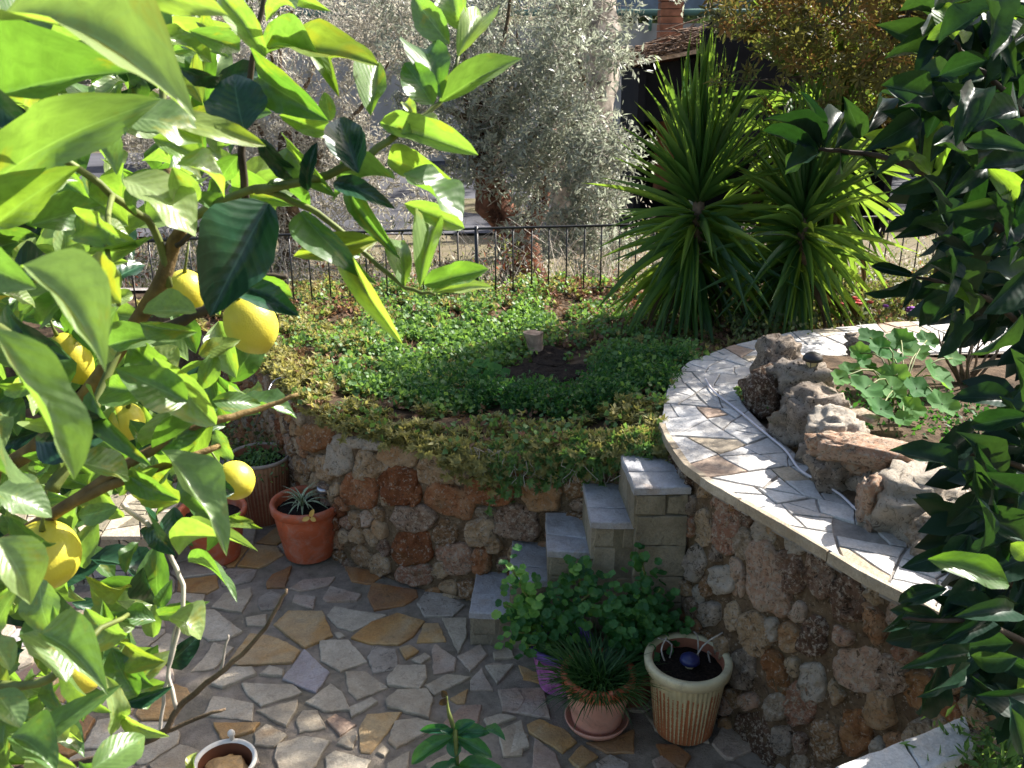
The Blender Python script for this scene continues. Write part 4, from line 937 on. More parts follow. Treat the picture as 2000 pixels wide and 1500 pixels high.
# the deeper leaves of the crown as one mass of full leaves
P_ = []; Y_ = []; Z_ = []
while len(P_) < 620:
    x, y = rnd.uniform(-420, 470), rnd.uniform(-60, 1500)
    if x > 0 and not inpoly(x, y, REG[0]): continue
    if (250 < x < 440 and 350 < y < 560) or (x > 130 and 1320 < y) or (x > 190 and 960 < y < 1160): continue
    P_.append(tuple(at(x, y, rnd.uniform(1.2, 1.75)))); n = rnd.choice((GN, TN, GN)) + Vector((rnd.gauss(0, .3), rnd.gauss(0, .2), rnd.gauss(0, .3))); a = rnd.uniform(0, 6.28); Y_.append((math.cos(a), rnd.gauss(0, .3), math.sin(a) - .3)); Z_.append(tuple(n))
for key, sl_ in (('lemon_young', slice(0, 250)), ('lemon_mature', slice(250, 470)), ('lemon_old', slice(470, 620))):
    me0 = leaf_mesh('tmp', M[key], 8, 4, .2, .1, .08, .12, 7, 'oval'); tv = [tuple(v.co) for v in me0.vertices]; tf = [tuple(p.vertices) for p in me0.polygons]
    tuv = np.tile(np.array([(((i % 5) / 4), (i // 5) / 8) for i in range(len(tv))]), (len(P_[sl_]), 1)); L_ = rng.uniform(.07, .11, len(P_[sl_]))
    Vv, Ff, A = scatter(tv, tf, frames(np.array(Y_[sl_]), np.array(Z_[sl_]), L_ * .48, L_), np.array(P_[sl_]), None)
    o = part('inner_foliage', Vv, Ff, M[key], lemon_tree, uv=tuv); o['kind'] = 'stuff'; bpy.data.meshes.remove(me0)
def branch(root, pts, r0, r1, m, name='branch', n=8, jit=0.0):
    P = smooth_path([at(a, b, d) for a, b, d in pts], 4); k = len(P)
    for i in range(1, k - 1): P[i] = P[i] + Vector((rnd.uniform(-1, 1), rnd.uniform(-1, 1), rnd.uniform(-1, 1))) * jit
    V, Fc = tube(P, [r0 + (r1 - r0) * i / (k - 1) for i in range(k)], n); return part(name, V, Fc, m, root)
V, Fc = tube(smooth_path([(-.95, 1.15, -.02), (-.93, 1.13, .5), (-.86, 1.12, 1.0), (-.80, 1.1, 1.5), (-.78, 1.08, 2.0), (-.82, 1.05, 2.5)]), [.055, .05, .048, .045, .045, .042, .04, .04, .038, .036, .034, .032, .03, .028, .026, .024, .022, .02, .018, .016, .014], 12)
part('trunk', V, Fc, M['lemon_bark'], lemon_tree)
for pts, r0, r1, m in [
    ([(-420, 1150, 1.15), (60, 880, 1.1), (285, 600, 1.0), (335, 490, .98), (352, 430, .96), (330, 330, .95)], .011, .006, 'lemon_bark'),
    ([(-420, 1250, 1.1), (-100, 1120, 1.0), (110, 1000, .92), (250, 905, .9), (400, 830, .9), (500, 800, .92), (582, 770, .93)], .009, .0018, 'lemon_bark'),
    ([(110, 1000, .92), (210, 950, .9), (330, 905, .92), (430, 870, .94)], .006, .003, 'lemon_bark'),
    ([(100, 960, .95), (150, 870, .97), (200, 760, 1.0), (250, 640, 1.02)], .008, .004, 'green_twig'),
    ([(350, 440, .96), (430, 395, .93), (500, 370, .9), (570, 392, .9), (640, 430, .9), (720, 500, .9), (790, 560, .88), (850, 575, .87)], .005, .0015, 'green_twig'),
    ([(500, 370, .9), (640, 340, .86), (740, 290, .86), (800, 240, .88), (860, 200, .9), (895, 110, .9)], .005, .0018, 'green_twig'),
    ([(300, 650, 1.0), (380, 615, .98), (440, 585, .98), (500, 545, .98), (560, 540, .98)], .007, .0028, 'dark_twig'),
    ([(480, 390, .92), (474, 300, .9), (482, 200, .88), (498, 90, .86), (520, -30, .85)], .0042, .0022, 'dark_twig'),
    ([(320, 240, .95), (316, 160, .95), (300, 60, .95)], .004, .003, 'green_twig'),
    ([(330, 560, .99), (300, 450, .96), (220, 380, .9), (100, 300, .85), (-60, 260, .8)], .0045, .003, 'green_twig'),
    ([(345, 480, .96), (400, 440, .95), (440, 400, .95)], .003, .0015, 'dark_twig'),
    ([(240, 985, .98), (300, 1040, .98), (345, 1110, .98), (360, 1160, .98), (340, 1260, .98), (322, 1350, .98), (310, 1440, .98)], .003, .0018, 'twig'),
    ([(-300, 1500, 1.1), (100, 1500, 1.02), (300, 1440, .98), (345, 1385, .98), (420, 1320, .98), (490, 1262, .98), (540, 1190, .98), (560, 1150, .98)], .005, .0014, 'bark'),
    ([(300, 1440, .98), (380, 1405, .98), (440, 1385, .98)], .003, .0015, 'bark'),
    ([(345, 1385, .98), (330, 1300, .98), (350, 1190, .98)], .0026, .0012, 'twig'),
    ([(-200, 1300, .85), (40, 1340, .82), (130, 1300, .8), (180, 1240, .8), (250, 1200, .85)], .005, .002, 'green_twig'),
    ([(430, 1310, .98), (440, 1270, .98), (446, 1240, .98)], .0016, .001, 'twig'),
    ([(-200, 600, .7), (0, 640, .65), (80, 760, .66), (160, 900, .75)], .005, .003, 'green_twig'),
    ([(220, 380, .9), (210, 480, .82), (232, 596, .76)], .003, .0018, 'green_twig')]:
    branch(lemon_tree, pts, r0, r1, M[m], 'branch' if r0 > .004 else 'twig', jit=0.0012)
LEM = [(490, 634, 51, 62, 1.2, 15, 'ripe lemon hanging clear against the planting bed, right of the big dark leaf'),
       (88, 1084, 66, 72, .92, -12, 'largest and nearest lemon, low at the left edge'),
       (459, 938, 38, 40, 1.5, 30, 'lemon with a dry stalk hanging in front of the ribbed pot'),
       (362, 570, 40, 46, 1.4, -10, 'greenish yellow lemon behind the branch fork'),
       (140, 700, 36, 58, 1.3, 15, 'shaded orange yellow lemon half hidden deep in the leaves at left'),
       (246, 824, 36, 40, 1.3, -20, 'lemon peeping between leaves above the thin orange brown branch'),
       (12, 562, 30, 34, 1.2, 0, 'small lemon cut by the left edge, beside the pale blurred leaf'),
       (160, 1322, 30, 36, 1.15, 30, 'lowest lemon, partly covered by leaves near the bottom left')]
for (a, b, rx, ry, dep, rot, lb) in LEM:
    c = at(a, b, dep); R1 = rx / F * dep; R2 = ry / F * dep; V = []; Fc = []; n1, n2 = 18, 28
    Rm = Matrix.Rotation(math.radians(-rot), 3, 'Y') @ Matrix.Rotation(0.25, 3, 'X')
    for i in range(n1 + 1):
        th = math.pi * i / n1; z = math.cos(th); r_ = math.sin(th) ** 0.92
        if i > n1 * .8: z -= 0.16 * ((i / n1 - .8) / .2) ** 1.5
        for k in range(n2):
            p = 2 * math.pi * k / n2; q = 1 + .02 * mn.noise(Vector((math.cos(p) * 2, math.sin(p) * 2, z * 3 + a)))
            V.append(c + Rm @ Vector((math.cos(p) * r_ * R1 * q, math.sin(p) * r_ * R1 * q, z * R2 * .95)))
    Fc = [(i * n2 + k, (i + 1) * n2 + k, (i + 1) * n2 + (k + 1) % n2, i * n2 + (k + 1) % n2) for i in range(n1) for k in range(n2)]
    l = thing('lemon', lb, 'lemon', c)
    part('rind', V, Fc, M['lemon'], l)
    t = c + Rm @ Vector((0, 0, R2 * .93)); V, Fc = tube([t, t + Rm @ Vector((.002, -.002, .012)), t + Rm @ Vector((.006, .004, .05))], [.0035, .0018, .0015], 6); part('stalk', V, Fc, M['green_twig'], l)

# ------------------------------------------------------------------ orange tree (right foreground)
orange = thing('citrus_tree', 'dark glossy citrus tree filling the right edge of the view', 'tree', (1.12, 1.75, .95))
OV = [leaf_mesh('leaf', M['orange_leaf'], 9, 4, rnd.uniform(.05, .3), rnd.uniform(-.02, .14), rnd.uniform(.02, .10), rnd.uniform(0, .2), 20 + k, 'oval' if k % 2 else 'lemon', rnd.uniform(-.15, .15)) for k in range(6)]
OY = [leaf_mesh('leaf', M['orange_young'], 9, 4, .1, .08, .04, .05, 40 + k, 'oval') for k in range(3)]
def put_o(bx, by, tx, ty, wpx, dep, young=False, up=.2, dt=0):
    B = at(bx, by, dep); T = at(tx, ty, dep * (1 + dt + rnd.uniform(-.05, .05)))
    n = GN * (1 - up) + Vector((0.1, 0, 1)) * up + Vector((rnd.gauss(0, .35), rnd.gauss(0, .2), rnd.gauss(0, .35)))
    return obj('leaf', rnd.choice(OY if young else OV), orange, leaf_matrix(B, T, n, wpx / F * dep))
for bx, by, tx, ty, wp, dep, yg in [
    (1862, 78, 1835, 5, 54, 1.35, 1), (1858, 50, 1812, 76, 30, 1.35, 1), (1880, 85, 1850, 48, 44, 1.35, 1), (1950, 70, 1905, 10, 48, 1.35, 1), (1955, 75, 1965, 5, 30, 1.4, 1), (1965, 95, 1985, 30, 36, 1.4, 1),
    (1820, 350, 1870, 205, 58, 1.35, 1), (1818, 345, 1735, 292, 52, 1.3, 1), (1790, 300, 1690, 262, 42, 1.35, 1), (1800, 240, 1728, 218, 50, 1.35, 0), (1890, 160, 1812, 130, 44, 1.35, 1), (1870, 205, 1820, 165, 40, 1.35, 0),
    (1812, 1092, 1978, 1142, 62, 1.0, 1), (2010, 1090, 1975, 1062, 40, 1.0, 1),
    (1605, 290, 1572, 175, 30, 1.6, 0), (1600, 290, 1510, 215, 26, 1.6, 0), (1610, 290, 1645, 205, 36, 1.6, 0), (1600, 300, 1490, 255, 34, 1.6, 0), (1598, 305, 1535, 330, 40, 1.6, 0), (1680, 270, 1650, 190, 40, 1.6, 0), (1690, 265, 1720, 185, 36, 1.6, 0),
    (1590, 300, 1530, 340, 36, 1.62, 0), (1680, 300, 1715, 350, 30, 1.6, 0), (1640, 290, 1635, 345, 34, 1.6, 0), (1630, 290, 1660, 240, 30, 1.62, 0), (1560, 300, 1600, 240, 30, 1.62, 0),
    (1785, 540, 1690, 575, 26, 1.4, 0), (1790, 540, 1700, 518, 22, 1.4, 0), (1790, 545, 1765, 600, 26, 1.4, 0), (1830, 470, 1790, 540, 50, 1.4, 0), (1850, 560, 1795, 640, 50, 1.35, 0), (1860, 600, 1835, 700, 44, 1.35, 0),
    (1910, 470, 1850, 380, 50, 1.4, 0), (1760, 1210, 1722, 1235, 26, 1.3, 0), (1840, 1210, 1735, 1190, 40, 1.3, 0), (1850, 1250, 1770, 1265, 40, 1.3, 0), (1880, 1290, 1800, 1365, 40, 1.3, 0), (1850, 1150, 1750, 1175, 40, 1.3, 0)]:
    put_o(bx, by, tx, ty, wp, dep, bool(yg), .15)
OB = [(-60, 1850), (0, 1835), (60, 1820), (120, 1800), (200, 1760), (260, 1730), (330, 1750), (380, 1790), (450, 1800), (520, 1800), (560, 1800), (620, 1850), (660, 1910), (800, 1915), (830, 1845), (900, 1840), (1000, 1800), (1060, 1820), (1100, 1850), (1180, 1800), (1240, 1770), (1300, 1830), (1380, 1880), (1420, 1930), (1520, 1980)]
def obx(y):
    for i in range(len(OB) - 1):
        if OB[i][0] <= y <= OB[i + 1][0]:
            t = (y - OB[i][0]) / (OB[i + 1][0] - OB[i][0]); return OB[i][1] + t * (OB[i + 1][1] - OB[i][1])
    return 1900
n = 0
while n < 250:
    y = rnd.uniform(-40, 1470); x = rnd.uniform(1720, 2060)
    if x < obx(y) + 30: continue
    a = rnd.gauss(math.pi * 0.75, 1.1); L = rnd.uniform(85, 140); up = rnd.uniform(0, .7)
    put_o(x, y, x + math.cos(a) * L, y + math.sin(a) * L * .9, L * rnd.uniform(.36, .5), rnd.uniform(1.15, 1.6), rnd.random() < .03, up); n += 1
# deeper foliage as one mass
P = []
while len(P) < 2600:
    y = rnd.uniform(-60, 1460); x = rnd.uniform(1740, 2350); dep = rnd.uniform(1.45, 2.3)
    if x < obx(y) + 55 + (dep - 1.45) * 40: continue
    if 640 < y < 850 and x < 1990: continue
    P.append(at(x, y, dep))
P = np.array([tuple(p) for p in P]); k = len(P)
LO6 = ([(0, 0, 0), (.42, .3, .06), (.42, .65, .05), (0, 1, -.06), (-.42, .65, .05), (-.42, .3, .06)], [(0, 1, 2, 3), (0, 3, 4, 5)])
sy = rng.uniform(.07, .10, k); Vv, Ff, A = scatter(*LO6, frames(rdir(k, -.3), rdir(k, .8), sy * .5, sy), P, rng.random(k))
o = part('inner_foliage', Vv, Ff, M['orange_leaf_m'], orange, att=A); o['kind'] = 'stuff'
V, Fc = tube(smooth_path([(1.12, 1.75, .93), (1.10, 1.75, 1.4), (1.12, 1.7, 2.0), (1.1, 1.72, 2.7)]), [.05, .048, .045, .042, .04, .036, .033, .03, .027, .024, .02, .016, .012], 10); part('trunk', V, Fc, M['bark'], orange)
for pts, r0, r1 in [([(2080, 560, 1.6), (1900, 400, 1.5), (1790, 330, 1.55), (1690, 300, 1.6), (1600, 290, 1.6)], .009, .003), ([(2060, 700, 1.6), (1950, 600, 1.45), (1860, 560, 1.4), (1785, 540, 1.4)], .006, .002),
                    ([(2080, 1300, 1.5), (1950, 1230, 1.35), (1850, 1210, 1.3), (1760, 1210, 1.3)], .006, .002), ([(2080, 300, 1.5), (1960, 180, 1.4), (1900, 120, 1.38), (1865, 80, 1.35)], .006, .002), ([(2080, 950, 1.5), (1960, 900, 1.4), (1870, 880, 1.4)], .006, .002)]:
    branch(orange, pts, r0, r1, M['dark_twig'], jit=.002)

# ------------------------------------------------------------------ yuccas
YV = [leaf_mesh('blade', M['yucca_leaf'], 9, 2, rnd.uniform(.25, .5), ar, 0, dr, 60 + k, 'strap', tw_) for k, (dr, ar, tw_) in enumerate(((0.02, 0, .1), (.06, .03, -.1), (.06, .04, .15), (.12, .05, -.15), (.02, -.02, 0), (.05, .02, .2)))]
YD = leaf_mesh('dead_blade', M['litter'], 9, 2, .4, .1, .2, .25, 70, 'strap', .2)
def yucca(label, base, crown, nl, L0, seed, lean=(0, 0), skirt=True):
    r_ = random.Random(seed); root = thing('yucca', label, 'yucca', base, 'yuccas at the back of the planting bed')
    c = Vector(crown); b = Vector(base); nl = int(nl * 2.5)
    V, Fc = tube(smooth_path([b, b.lerp(c, .5) + Vector((.02, 0, 0)), c], 5), [.05, .048, .046, .045, .044, .042, .04, .038, .036, .034, .03], 10); part('stem', V, Fc, M['bark'], root)
    for i in range(nl):
        t = (i + .5) / nl
        low_ = skirt and t > .45; t2 = (t - .45) / .55
        if low_: el = math.radians(10 - 84 * t2 ** .8) + r_.gauss(0, .28)
        else: el = math.radians(88 - 60 * (t / .45 if skirt else t) ** 1.15) + r_.gauss(0, .07)
        az = i * 2.39996 + r_.gauss(0, .2); d = Vector((math.cos(el) * math.cos(az) + lean[0], math.cos(el) * math.sin(az) + lean[1], math.sin(el))).normalized()
        B = (c + Vector((0, 0, .05 - t * .2)) if not low_ else c.lerp(b, .10 + .60 * t2)) + Vector((d.x, d.y, 0)) * .02; L = L0 * r_.uniform(.72, 1.1) * (.82 if low_ else 1.05 - .38 * t / .45)
        T = B + d * L; nn = Vector((0, 0, 1)) if abs(d.z) < .95 else Vector((math.cos(az), math.sin(az), .1)); nn = nn + Vector((-d.x, -d.y, 0)) * .8 * max(0, d.z)
        if d.z < -.2: T.z = max(T.z, b.z + .01)
        idx = (0, 1, 4)[i % 3] if el > .5 else (1, 2, 5)[i % 3] if el > -.2 else (2, 3)[i % 2]
        dead = low_ and t2 > .6 and r_.random() < .2
        obj('dead_blade' if dead else 'blade', YD if dead else YV[idx], root, leaf_matrix(B, T, nn, r_.uniform(.032, .046) if low_ else r_.uniform(.028, .040)))
    return root
ya = ony(1365, 385, 5.25); yb = ony(1570, 415, 5.15); yc = ony(1640, 250, 5.85); yd = ony(1500, 110, 6.1)
yucca('left front yucca with tall upright sunlit blades, nearest the open bed', (ya.x - .02, 5.27, .76), ya, 125, .80, 1)
yucca('right front yucca spreading its blades behind the path lantern', (yb.x + .02, 5.17, .8), yb, 115, .74, 2)
yucca('yucca standing behind the right front one, under the ochre tree', (yc.x, 5.87, .8), yc, 80, .78, 3)
yucca('tallest rear yucca whose blades fan out in front of the dark shed', (yd.x + .25, 6.12, .75), (yd.x + .2, yd.y, yd.z - .1), 80, .72, 4, (-.1, 0))
# dead, hanging basal leaves and litter
# ------------------------------------------------------------------ ground cover
def covers(n, zone, T, size, m, name, label, lift=0.0, spread=1.0, nper=7, sprig=0.035, rosette=False, gap=0.18):
    P = []
    tries = 0
    while len(P) < n and tries < n * 30:
        tries += 1
        x, y = rnd.uniform(-2.5, 2.9), rnd.uniform(3.4, 6.6)
        f = zone(x, y)
        if f <= 0 or rnd.random() > f: continue
        if gap and mn.noise(Vector((x * 4.2, y * 4.2, 21))) + .6 * mn.noise(Vector((x * 9, y * 9, 23))) < (-gap if name != 'leaf_litter' else -9): continue
        if y < wall_y(x) - 0.05 or path_left(y, x): continue
        if x > .62 and y < 3.55: continue
        P.append((x, y, sz(x, y) + lift + .05 * max(0, mn.noise(Vector((x * 6, y * 6, size * 900))))))
    P = np.array(P); k = len(P)
    if k == 0: return
    Q = np.repeat(P, nper, axis=0); kk = len(Q)
    hh = np.abs(rng.normal(size=kk)) * sprig * .8 + .004
    if rosette:
        az = np.tile(np.arange(nper) * 2.4, k) + np.repeat(rng.random(k) * 6.28, nper); elv = rng.uniform(.1, 1.0, kk); hs = np.repeat(np.abs(rng.normal(size=k)) * sprig + .006, nper) * np.tile(np.linspace(.6, 1.1, nper), k)
        Dd = np.stack([np.cos(az) * np.cos(elv), np.sin(az) * np.cos(elv), np.sin(elv)], 1) + np.repeat(rng.normal(size=(k, 3)) * .35, nper, axis=0); Q[:, 2] += hs
        sy = rng.uniform(.7, 1.25, kk) * size; R = frames(Dd, np.tile([0, 0, 1.], (kk, 1)) + rng.normal(size=(kk, 3)) * .3, sy * T, sy)
    else:
        Q[:, 0] += rng.normal(size=kk) * sprig * .55 * spread; Q[:, 1] += rng.normal(size=kk) * sprig * .55 * spread; Q[:, 2] += hh
        sy = rng.uniform(.7, 1.25, kk) * size; R = frames(rdir(kk, .3), rdir(kk, 1.3), sy * T, sy)
    att = np.clip(np.repeat(rng.random(k), nper) * .6 + rng.random(kk) * .4, 0, 1)
    Vv, Ff, A = scatter(*LEAF2, R, Q, att)
    o = part(name, Vv, Ff, m, att=A); tag(o, label, 'ground cover', None, 'stuff'); return o
nz = lambda x, y, s=1.8, q=0: mn.noise(Vector((x * s, y * s, q)))
hole = lambda x, y: math.hypot((x - .16) / .27, (y - 4.50) / .30) > 1 and math.hypot((x - .2) / .12, (y - 4.82) / .2) > .8
edge_d = lambda x, y: y - wall_y(x)
def z_sedum(x, y):
    if not hole(x, y): return 0
    f = 0.10
    if edge_d(x, y) < .42: f = 1.0
    if x < -.75: f = max(f, .9 - .8 * max(0, nz(x, y, 2.2, 3)) * 2)
    if y > 5.75: f = .55
    if x > .75: f = .12
    if x > 0.15 and y > 4.6: f = .15
    return f
def z_red(x, y):
    if not hole(x, y): return 0
    return (.9 if y > 5.6 and x < .7 else .12 if x < -.6 else .05 if x < .7 else .4 if y > 4.9 else .12)
def z_clover(x, y):
    if not hole(x, y) or x > 1.0: return 0
    f = .75 + nz(x, y, 1.5, 9)
    if edge_d(x, y) < .35: f *= .15
    if y > 5.8: f *= .5
    if x < -.95: f *= .25
    if x > .2 and y > 4.75: f *= .3
    return max(0, f)
def z_feather(x, y):
    if not hole(x, y): return 0
    d = math.hypot((x - .35) / .55, (y - 4.15) / .38)
    return 1.0 if d < 1 else .35 if (-.55 < x < .1 and 4.1 < y < 4.6) else 0
def z_litter(x, y): return (1 if (x > .45 and y > 4.3) else .5 if x > .35 else .5 if y > 5.5 else .4) if hole(x, y) else 0
covers(5200, z_sedum, .42, .034, M['sedum'], 'sedum_carpet', 'yellow green sedum carpeting the front and left of the bed', nper=10, sprig=.022, rosette=True)
covers(2600, z_red, .42, .028, M['red_sedum'], 'reddish_sedum', 'reddish brown dry sedum mixed in at the back of the bed', nper=8, sprig=.02, rosette=True)
covers(5000, z_clover, .9, .028, M['clover'], 'clover_carpet', 'bright green small leaved cover in the middle of the bed', 0.005)
covers(4200, z_feather, .35, .026, M['feather'], 'feathery_carpet', 'deep green feathery cover around the dug hole', .01, nper=8, sprig=.045)
covers(4200, z_litter, .5, .035, M['litter'], 'leaf_litter', 'brown dead leaves lying under the yuccas and by the path', 0.0, 1.6, 4, .015)
# plants trailing over the wall edge
def trailing(n, x0, x1, drop, m, name, label, size=.027, T=.45):
    Q = []
    for _ in range(n):
        x = rnd.uniform(x0, x1); f = (x - x0) / (x1 - x0); y = wall_y(x); dz = abs(rnd.gauss(0, 1)) * drop * (.35 + .8 * (.5 + mn.noise(Vector((x * 5, 0, 2)))))
        zt = 0.74 + .15 * max(0, min(1, (x + .1) / .6)); Q.append((x + rnd.gauss(0, .01), y - abs(rnd.gauss(.03, .025)) + (.06 if dz < .02 else 0), zt - dz + .02))
    n0 = len(Q); Q = np.repeat(np.array(Q), 9, axis=0); k = len(Q); az = np.tile(np.arange(9) * 2.4, n0) + np.repeat(rng.random(n0) * 6.28, 9)
    ax = np.repeat(rng.normal(size=(n0, 3)) * .35 + np.array([0, -.75, .45]), 9, axis=0); ax /= np.linalg.norm(ax, axis=1, keepdims=True); e1 = np.cross(ax, np.tile([1., 0, 0], (k, 1))); e2 = np.cross(ax, e1)
    Dd = e1 * np.cos(az)[:, None] + e2 * np.sin(az)[:, None] + ax * rng.uniform(.1, 1.0, k)[:, None]
    sy = rng.uniform(.7, 1.3, k) * size; Vv, Ff, A = scatter(*LEAF2, frames(Dd, ax + rng.normal(size=(k, 3)) * .2, sy * T, sy), Q, np.clip(np.repeat(rng.random(n0), 9) * .6 + rng.random(k) * .4, 0, 1))
    o = part(name, Vv, Ff, m, att=A); tag(o, label, 'ground cover', None, 'stuff')
trailing(1100, -.3, .72, .07, M['sedum'], 'trailing_sedum', 'sedum shoots trailing over the wall above the steps')
trailing(800, -.1, .72, .11, M['clover'], 'trailing_creeper', 'green creeper hanging down the wall above the steps')
trailing(380, -1.2, -.1, .022, M['sedum'], 'edge_sedum', 'sedum spilling just over the curved wall edge')
# hanging dead stems
mb = MB()
for _ in range(60):
    x = rnd.uniform(-.2, .7); y = wall_y(x) - .04; z = .78 + .12 * max(0, x) ; p = Vector((x, y, z)); q = [p]
    for j in range(4): p = p + Vector((rnd.gauss(0, .02), rnd.gauss(-.006, .012), -rnd.uniform(.01, .045))); q.append(p)
    mb.add(tube(q, .0014, 3, False))
o = part('dry_trailing_stems', mb.V, mb.F, M['twig']); tag(o, 'dry brown stems hanging among the creeper on the wall', 'dead stems', None, 'stuff')
# dug hole and its black soil
V = []; Fc = []; n1 = 10; n2 = 28
c = Vector((.16, 4.52, sz(.16, 4.52) + .022))
for i in range(n1 + 1):
    for k in range(n2):
        a = 2 * math.pi * k / n2; r_ = i / n1; e = 1 + .25 * mn.noise(Vector((math.cos(a) * 1.5, math.sin(a) * 1.5, 3)))
        x, y = c.x + math.cos(a) * .25 * r_ * e, c.y + math.sin(a) * .19 * r_ * e
        V.append((x, y, sz(x, y) + .025 + .02 * mn.noise(Vector((x * 25, y * 25, 0)))))
Fc = [(i * n2 + k, (i + 1) * n2 + k, (i + 1) * n2 + (k + 1) % n2, i * n2 + (k + 1) % n2) for i in range(n1) for k in range(n2)]
o = part('dug_soil', V, Fc, M['soil']); tag(o, 'patch of dark freshly dug soil in the middle of the ground cover', 'soil', None, 'structure')
V = []; Fc = []
for i in range(7):
    for k in range(20):
        a = 2 * math.pi * k / 20; x, y = .205 + math.cos(a) * .10 * i / 6, 4.78 + math.sin(a) * .16 * i / 6; V.append((x, y, sz(x, y) + .03 + .02 * mn.noise(Vector((x * 30, y * 30, 1)))))
Fc = [(i * 20 + k, (i + 1) * 20 + k, (i + 1) * 20 + (k + 1) % 20, i * 20 + (k + 1) % 20) for i in range(6) for k in range(20)]
o = part('dug_soil', V, Fc, M['soil']); tag(o, 'small tongue of dark soil between the hole and the stump', 'soil', None, 'structure')
# stump
st = onz(1052, 685, .76); root = thing('tree_stump', 'short pale sawn stump standing in the ground cover behind the hole', 'stump', (st.x, st.y, .72))
V = []; Fc = []
for i in range(9):
    for k in range(20):
        a = 2 * math.pi * k / 20; r_ = .042 + .012 * (i / 8) ** 2 + (.014 if i < 2 else 0) + .008 * mn.noise(Vector((math.cos(a) * 2, math.sin(a) * 2, i * .3)))
        V.append((st.x + math.cos(a) * r_ - .004 * i, st.y + math.sin(a) * r_, .70 + .021 * i + (.008 * mn.noise(Vector((math.cos(a), math.sin(a), 8))) if i == 8 else 0)))
Fc = [(i * 20 + k, i * 20 + (k + 1) % 20, (i + 1) * 20 + (k + 1) % 20, (i + 1) * 20 + k) for i in range(8) for k in range(20)]
part('bark', V, Fc, M['lightwood'], root); V2 = V[-20:]; part('sawn_top', V2, [tuple(range(20))], M['white'] if False else M['lightwood'], root)

# ------------------------------------------------------------------ iron fence
fence = thing('iron_fence', 'low black iron fence of thin upright bars along the back of the bed', 'fence', (0, 6.3, .72))
FL = [(-4.2, 5.4), (-1.52, 6.02), (-.7, 6.18), (0, 6.28), (1.06, 6.42), (2.8, 6.68), (4.0, 6.8)]
fl = [0]
for i in range(len(FL) - 1): fl.append(fl[-1] + (Vector(FL[i + 1]) - Vector(FL[i])).length)
def fp(u):
    i = 0
    while i < len(fl) - 2 and fl[i + 1] < u: i += 1
    t = (u - fl[i]) / (fl[i + 1] - fl[i]); return Vector(FL[i]).lerp(Vector(FL[i + 1]), t)
for z, r_ in ((.76, .007), (1.20, .010)):
    V, Fc = tube([(p[0], p[1], z + (.01 if p[0] > 2 else 0)) for p in FL], r_, 6); part('rail', V, Fc, M['iron'], fence)
V, Fc = tube([(0, 0, .70), (0, 0, 1.198)], .0055, 6); bar = mesh('baluster', V, Fc, M['iron'])
V, Fc = tube([(0, 0, .62), (0, 0, 1.215)], .013, 8); post = mesh('post', V, Fc, M['iron'])
u = 0.05; i = 0
while u < fl[-1] - .05:
    p = fp(u); m_ = Matrix.Translation((p.x, p.y, 0)) @ Matrix.Rotation(rnd.uniform(-.006, .006), 4, 'Y')
    obj('post' if i % 14 == 4 else 'baluster', post if i % 14 == 4 else bar, fence, m_); u += .125; i += 1

# ------------------------------------------------------------------ pots
def pot(name, label, c, h, r0, r1, m, rim=None, inside=None, rib=False, soil=True, saucer=None, rimh=.035, rimw=.012, cat='flower pot', bands=0):
    root = thing(name, label, cat, (c[0], c[1], c[2]))
    prof = [(r0 * .98, 0), (r0, .006)] + [(r0 + (r1 - r0) * t + (.0025 if bands and k % 2 and .45 < t < .85 else 0), .006 + (h - rimh - .006) * t) for k, t in enumerate([i / 24 for i in range(1, 25)])]
    V, Fc, uv = lathe(prof, 184 if rib else 48, c, .0022 if rib else 0, 46); part('pot_body', V, Fc, m, root, uv=uv)
    a = r1; pr = [(a - .002, h - rimh), (a + rimw, h - rimh + .004), (a + rimw + .003, h - .008), (a + rimw, h), (a - .004, h), (a - .010, h - .008)]
    V, Fc, uv = lathe(pr, 56, c); part('rim', V, Fc, rim or m, root)
    V, Fc, uv = lathe([(a - .010, h - .008), (a - .016, h - .05), (a - .03, h - .12)], 48, c); part('inner_wall', V, Fc, inside or m, root)
    if soil:
        V, Fc, uv = lathe([(a - .012, h - .045), (a * .6, h - .038), (.001, h - .034)], 40, c)
        V = [v + Vector((0, 0, .008 * mn.noise(v * 40))) for v in V]; part('potting_soil', V, Fc, M['soil'], root)
    if saucer:
        V, Fc, uv = lathe([(r0 * .9, .001), (r0 + .018, .002), (r0 + .03, .026), (r0 + .025, .028), (r0 + .016, .008), (r0 * .7, .008)], 48, c); part('saucer', V, Fc, saucer, root)
    return root
ZP = .018
c1 = onz(1334, 1418, ZP); cream_pot = pot('flower_pot', 'cream rimmed ribbed pot with terracotta streaks, at the foot of the path wall', (c1.x, c1.y, ZP), .30, .105, .137, M['drips'], M['creamrim'], M['potinside'], True, rimh=.04, rimw=.016)
c2 = onz(606, 1078, ZP); terra = pot('flower_pot', 'orange terracotta pot with a striped spider plant against the curved wall', (c2.x, c2.y, ZP), .285, .12, .158, M['terra'], bands=1, rimh=.045)
c3 = onz(1165, 1412, ZP); pink = pot('flower_pot', 'pale pink pot on a saucer, full of dark grassy tufts', (c3.x, c3.y, ZP + .008), .225, .088, .122, M['pinkpot'], M['terra'], None, False, saucer=M['pinkpot'], rimh=.05)
c4 = onz(518, 1008, ZP); backp = pot('flower_pot', 'ribbed streaked pot with a pale rim, behind the terracotta pot', (c4.x, c4.y, ZP), .36, .115, .155, M['drips_dark'], M['steel_rim'], M['potinside'], True, rimh=.02, rimw=.004)
c5 = onz(425, 1085, ZP); redp = pot('flower_pot', 'plain red clay pot half hidden by lemon leaves at the left', (c5.x, c5.y, ZP), .26, .11, .15, M['terra'])
